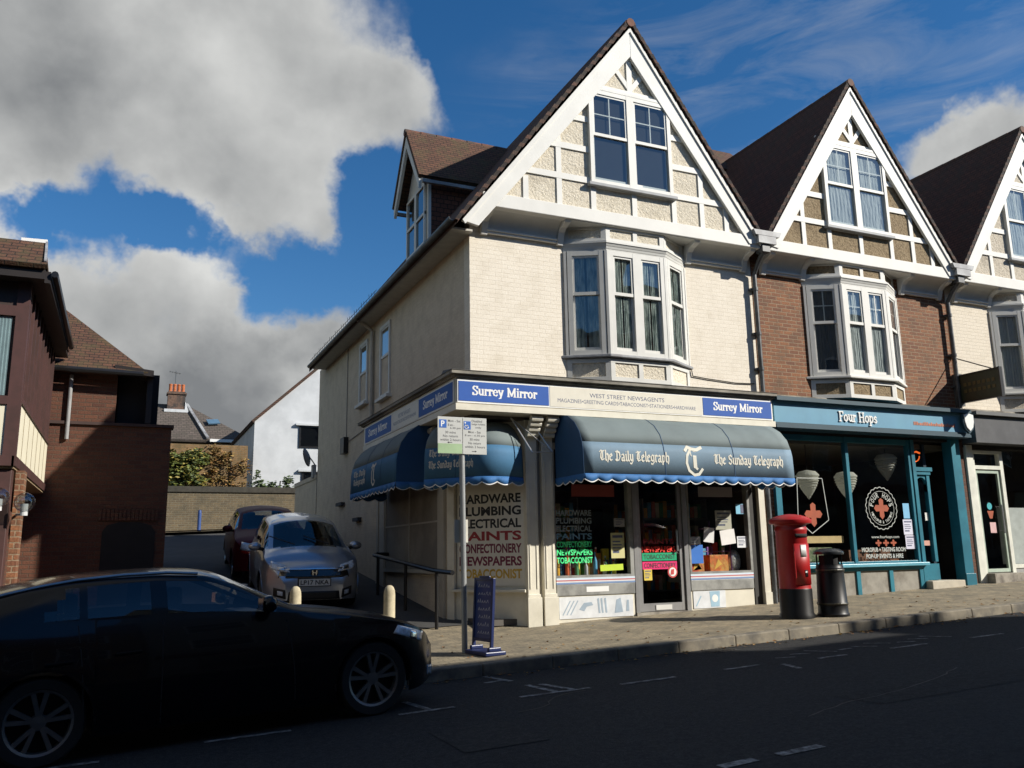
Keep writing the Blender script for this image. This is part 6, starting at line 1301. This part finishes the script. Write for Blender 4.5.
# ------------------------------------------------------------------ end of the lane and the houses behind
t = thing('end_wall', 'weathered tan brick wall with dark coping across the end of the lane', 'wall', (-2,19.7,2))
MB().box(-9,3.2,19.6,19.83,1.4,3.42).build('wall_face', TANBRICK, t); MB().box(-9,3.2,19.55,19.88,3.421,3.62).build('coping', mat('dark_brick_coping', (.05,.045,.035), .9, var=.3, scale=6), t)
t = thing('bollard', 'slim blue post against the wall at the end of the lane', 'bollard', (-2.65,18.6,zg(-2.65,18.6)+.1)); MB().lathe([(0,0),(.06,0),(.06,.62),(.05,.70),(0,.72)],(0,0,0),12).build('post', mat('blue_post', (.03,.07,.22), .5), t, local=True)
t = thing('white_house', 'white rendered gable-ended house beyond the wall, with a black framed window', 'building', (2.6,24,2)); WREN = mat('white_render', (.58,.595,.61), .9, var=.06, scale=2, c2=(.50,.515,.53))
MB().prism([(-.28,1.8),(6.4,1.8),(6.4,6.75),(3.05,9.85),(-.28,6.75)], front(24.4), 0, .4).build('gable_wall', WREN, t)
m = MB(); m.box(-.28,-.02,24.4,32,1.8,6.7); m.build('side_wall', WREN, t)
for s in (-1, 1): 
    xe = -.42 if s < 0 else 6.55; MB().grid([[(3.05,23.9,9.97),(3.05,32,9.97)],[(xe,23.9,6.72),(xe,32,6.72)]], flip=(s > 0)).build('roof_slope', TILE_X, t, solid=.12)
for x0, x1, z0, z1 in ((1.56,3.3,5.66,6.58),(1.72,3.0,3.4,4.62)):
    m = MB(); F = front(24.0)
    for a, b in ((x0,x0+.07),((x0+x1)/2-.03,(x0+x1)/2+.03),(x1-.07,x1)): m.fbox(F,a,b,z0,z1,.0,.05)
    m.fbox(F,x0,x1,z0,z0+.06,.001,.049); m.fbox(F,x0,x1,z1-.06,z1,.001,.049); wf = m.build('window', BLACK, t)
    MB().add([F.p(x0,z0,.02),F.p(x1,z0,.02),F.p(x1,z1,.02),F.p(x0,z1,.02)],[(0,1,2,3)]).build('pane', SHOPPANE, wf); MB().fbox(F,x0,x1,z0,z1,.0005,.008).build('dark_backing', mat('deep_dark_backing', (.004,.005,.008), 1, spec=0), wf)  # near-black plate imitates an unlit room behind the glass
    MB().fbox(F,x0-.16,x1+.1,z1+.02,z1+.10,.0,.14).build('head', WREN, wf)
t = thing('tiled_house', 'brown roofed house behind the wall with a brick chimney and orange pots', 'building', (-3,36,2))
MB().box(-12,.55,33.4,40,1.5,7.05).build('wall', TANBRICK, t)
m = MB(); m.add([(-12.4,33.0,7.0),(1.0,33.0,7.0),(-2.3,36.6,9.35),(-12.4,36.6,9.35),(1.0,40.3,7.0),(-12.4,40.3,7.0)],[(0,1,2,3),(1,4,2),(4,5,3,2)]); rf = m.build('roof', TILE_G, t, solid=.12)
m = MB(); m.box(-3.30,-2.42,35.9,36.6,8.4,9.95); m.box(-3.36,-2.36,35.84,36.66,9.80,9.88); ch = m.build('chimney', mat('sooty_chimney_brick', (.14,.085,.06), .9, var=.3, scale=12, c2=(.05,.04,.035)), rf)
for k in range(4): MB().lathe([(.09,0),(.105,.04),(.085,.08),(.085,.36),(.10,.40),(.085,.44)],(-3.18+.21*k,36.2,9.95),12).build('chimney_pot', mat('orange_terracotta', (.42,.12,.04), .8, var=.25), rf)
m = MB(); m.tube([(-2.95,36.25,9.95),(-2.95,36.25,11.15)],.02,6); m.tube([(-3.3,36.25,11.1),(-2.7,36.25,11.0)],.012,6)
for k in range(5): m.tube([(-3.25+.12*k,36.05,11.08-.02*k),(-3.25+.12*k,36.45,11.08-.02*k)],.008,5)
m.build('aerial', IRON, rf)
m = MB(); m.box(-3.45,-2.25,35.72,35.9,8.80,8.96); m.hexa([(-2.42,35.85,8.9),(-2.22,35.85,8.8),(-2.22,36.6,9.4),(-2.42,36.6,9.4),(-2.42,35.85,9.4),(-2.36,35.85,9.3),(-2.36,36.6,9.45),(-2.42,36.6,9.5)]); m.build('chimney_flashing', mat('bright_lead', (.55,.56,.57), .5), rf)
m = MB(); m.bar((-2.3,36.5,9.33),(-1.4,33.0,7.06),.14,.08,(0,-.55,.83),.02); m.build('valley_flashing', LEAD, rf)
m = MB(); m.bar((-1.35,34.55,8.12),(-.75,34.65,8.18),.5,.06,(0,-.55,.83),.02); m.build('skylight', mat('skylight_glass', (.10,.18,.26), .1), rf)
MB().box(-1.3,.95,32.9,33.02,6.92,7.06).build('gutter', LETWHITE, rf)
m = MB(); m.box(-3.9,-3.1,33.38,33.4,6.2,6.9); m.box(-1.3,.1,33.38,33.4,6.3,6.85); m.build('window', LETWHITE, t)
def leaves(name, label, cat, boxes, n, size, cols_, par=None, loc=(0,0,0), seed=1):
    random.seed(seed); t = thing(name, label, cat, loc)
    for ci, c in enumerate(cols_):
        m = MB()
        for i in range(n//len(cols_)):
            (x0,x1,y0,y1,z0,z1) = random.choice(boxes); x, y, z = random.uniform(x0,x1), random.uniform(y0,y1), random.uniform(z0,z1)
            if ci and random.random() < .35: z = z1-abs(random.gauss(0,.15))
            a, b = random.uniform(0,6.28), random.uniform(-.9,.9); u = Vector((math.cos(a),math.sin(a),.3*b)).normalized()*size*random.uniform(.5,1.3); v = u.cross(Vector((random.uniform(-1,1),random.uniform(-1,1),random.uniform(0,1)))).normalized()*size*.6
            p = Vector((x,y,z)); m.add([p-u,p+v*.7,p+u,p-v*.7],[(0,1,2,3)])
        m.build('foliage', mat('leaf_%s_%d' % (name, ci), c, .7, var=.4, scale=7), t)
    return t
random.seed(31); hb = []
for i in range(46): x = random.uniform(-3.9,-2.25); z = random.uniform(3.7,5.35-.12*abs(math.sin(x*4))); r = random.uniform(.15,.32); hb.append((x-r,x+r,23.0-.35*random.random(),23.5,z-r,z+r*.8))
t = leaves('hedge', 'bushy yellow green hedge above the end wall, beside the brick wing', 'hedge', hb, 5200, .085, [(.17,.19,.035),(.10,.13,.03),(.28,.22,.04),(.05,.07,.018)], None, (-2.9,23.2,2.2), 3)
MB().tube([(-3.2,23.3,2.2),(-3.1,23.3,5.2)],.05).tube([(-2.4,23.3,2.2),(-2.5,23.3,5.0)],.04).build('stem', mat('bark', (.06,.045,.03), .9), t)
t = thing('garden_wall', 'old ochre brick garden wall below the brown roofed house', 'wall', (-1,23.7,2.2)); MB().box(-6,-.55,23.65,23.85,1.8,5.62).build('wall_face', brick('ochre_brick', (.26,.15,.06), (.20,.11,.045), (.24,.19,.12), stain=(.10,.075,.03), stainmix=(.42,.75)), t)
random.seed(12); hb = []
for i in range(34): x = random.uniform(-2.0,-.6); z = random.uniform(3.9,5.5); r = random.uniform(.1,.28); hb.append((x-r,x+r,23.35,23.62,z-r,z+r*.7))
t = leaves('creeper', 'russet autumn creeper hanging on the ochre garden wall', 'creeper', hb, 1000, .07, [(.26,.13,.04),(.19,.12,.03),(.30,.19,.05),(.12,.09,.03)], None, (-1.2,23.4,2.2), 5)
MB().tube([(-1.1,23.6,2.2),(-1.2,23.6,5.4)],.035).build('stem', mat('bark', (0,0,0)), t)
random.seed(8); hb = []
for i in range(22): x = random.uniform(-.45,1.0); r = random.uniform(.07,.2); z = random.uniform(3.6,4.15+.28*math.sin((x+.5)*5)); hb.append((x-r,x+r,22.2,22.7,z-r,z+r))
t = leaves('shrub', 'small green shrub showing over the wall against the white house', 'shrub', hb, 1300, .075, [(.09,.13,.05),(.14,.18,.08),(.05,.08,.03)], None, (.3,22.4,2.2), 6)
MB().tube([(.1,22.4,2.2),(.0,22.4,4.0)],.025).tube([(.4,22.4,2.2),(.6,22.4,4.1)],.025).build('stem', mat('bark', (0,0,0)), t)
t = thing('satellite_dish', 'grey satellite dish on a short arm at the far end of the lane wall', 'dish', (-.25,12.5,3.95), (R(78),0,R(60))); MB().lathe([(0,.09),(.10,.075),(.18,.045),(.27,.0)],(0,0,0),18).build('reflector', mat('dish_grey', (.20,.16,.145), .6), t, local=True, solid=.01)
MB().tube([(0,0,.09),(0,-.15,.16),(.1,-.3,.2)],.018).build('arm', IRON, t, local=True)
MB().box(-.10,-.0,12.25,12.5,3.35,3.72).build('junction_box', mat('pale_box', (.4,.38,.35), .6), H1)

# ------------------------------------------------------------------ the terrace across the street, behind the photographer; its shade lies on the road
def opposite(x0, x1, ztop, wall, lab, zch=None):
    stack = zch
    x0 -= 1.75; x1 -= 1.75; ztop -= 1.30
    zb = zr(x0)-.3; t = thing('terrace_house', lab, 'building', ((x0+x1)/2,-17,zb), group='terrace houses across the street')
    MB().box(x0+.002,x1-.002,-21,-14.6,zb,ztop).build('wall', wall, t); MB().box(x0-.0,x1,-21.05,-14.5,ztop+.001,ztop+.09).build('parapet_coping', STONE, t)
    if stack:
        st = MB().box(stack[0],stack[1],-15.3,-14.62,ztop+.09,ztop+stack[2]).build('chimney_stack', wall, t); [MB().lathe([(.11,0),(.13,.05),(.10,.10),(.10,.45),(.13,.5)],(stack[0]+.25+.42*k,-14.95,ztop+stack[2]),12).build('chimney_pot', mat('orange_terracotta', (0,0,0)), st) for k in range(int((stack[1]-stack[0])/.45))]
    F = Fr((x1,-14.6,zb),(-1,0,0)); w = x1-x0
    for r, z in enumerate((4.2,7.0,9.6)):
        if zb+z+1.6 > ztop-.3: continue
        for k in range(max(1,int(w/2.2))):
            u = (k+.5)*w/max(1,int(w/2.2)); m = MB(); m.fbox(F,u-.5,u-.44,z,z+1.5,.0,.05); m.fbox(F,u+.44,u+.5,z,z+1.5,0,.05); m.fbox(F,u-.44,u+.44,z,z+.06,0,.05); m.fbox(F,u-.44,u+.44,z+.72,z+.78,0,.05); m.fbox(F,u-.44,u+.44,z+1.44,z+1.5,0,.05)
            wf = m.build('window', WHITE, t); MB().fbox(F,u-.44,u+.44,z+.06,z+1.44,.001,.02).build('pane', mat('far_window_glass', (.03,.035,.045), .08), wf)
    MB().fbox(F,w*.12,w*.88,.6,2.9,.001,.06).build('shop_window', mat('far_window_glass', (0,0,0)), t); MB().fbox(F,.1,w-.1,3.0,3.5,.0,.2).build('fascia', mat('far_fascia', (.10,.03,.03), .5), t)
    return t
GREYR = mat('grey_render', (.30,.29,.27), .9)
opposite(-32,-18,9.2,REDBRICK,'red brick terrace house across the street, furthest from the corner shop')
opposite(-18,-9.1,9.6,GREYR,'grey rendered terrace house across the street from the oriel building')
opposite(-9,-.1,10.2,REDBRICK,'tall red brick house directly behind the photographer')
opposite(0,7.9,12.0,GREYR,'tall grey house across from the corner shop')
opposite(8,14.4,13.45,REDBRICK,'tallest red brick house, across from the teal pub')
opposite(14.5,18.5,12.45,GREYR,'narrow grey house across the street, beside the tallest one')
opposite(18.6,24.6,11.55,REDBRICK,'red brick house with a wide chimney stack, across from the pale gabled house', (19.9,22.2,.95))
opposite(24.7,33,12.0,GREYR,'grey rendered house across the street, at the uphill end')
opposite(33.1,46,12.4,REDBRICK,'last red brick house uphill across the street')
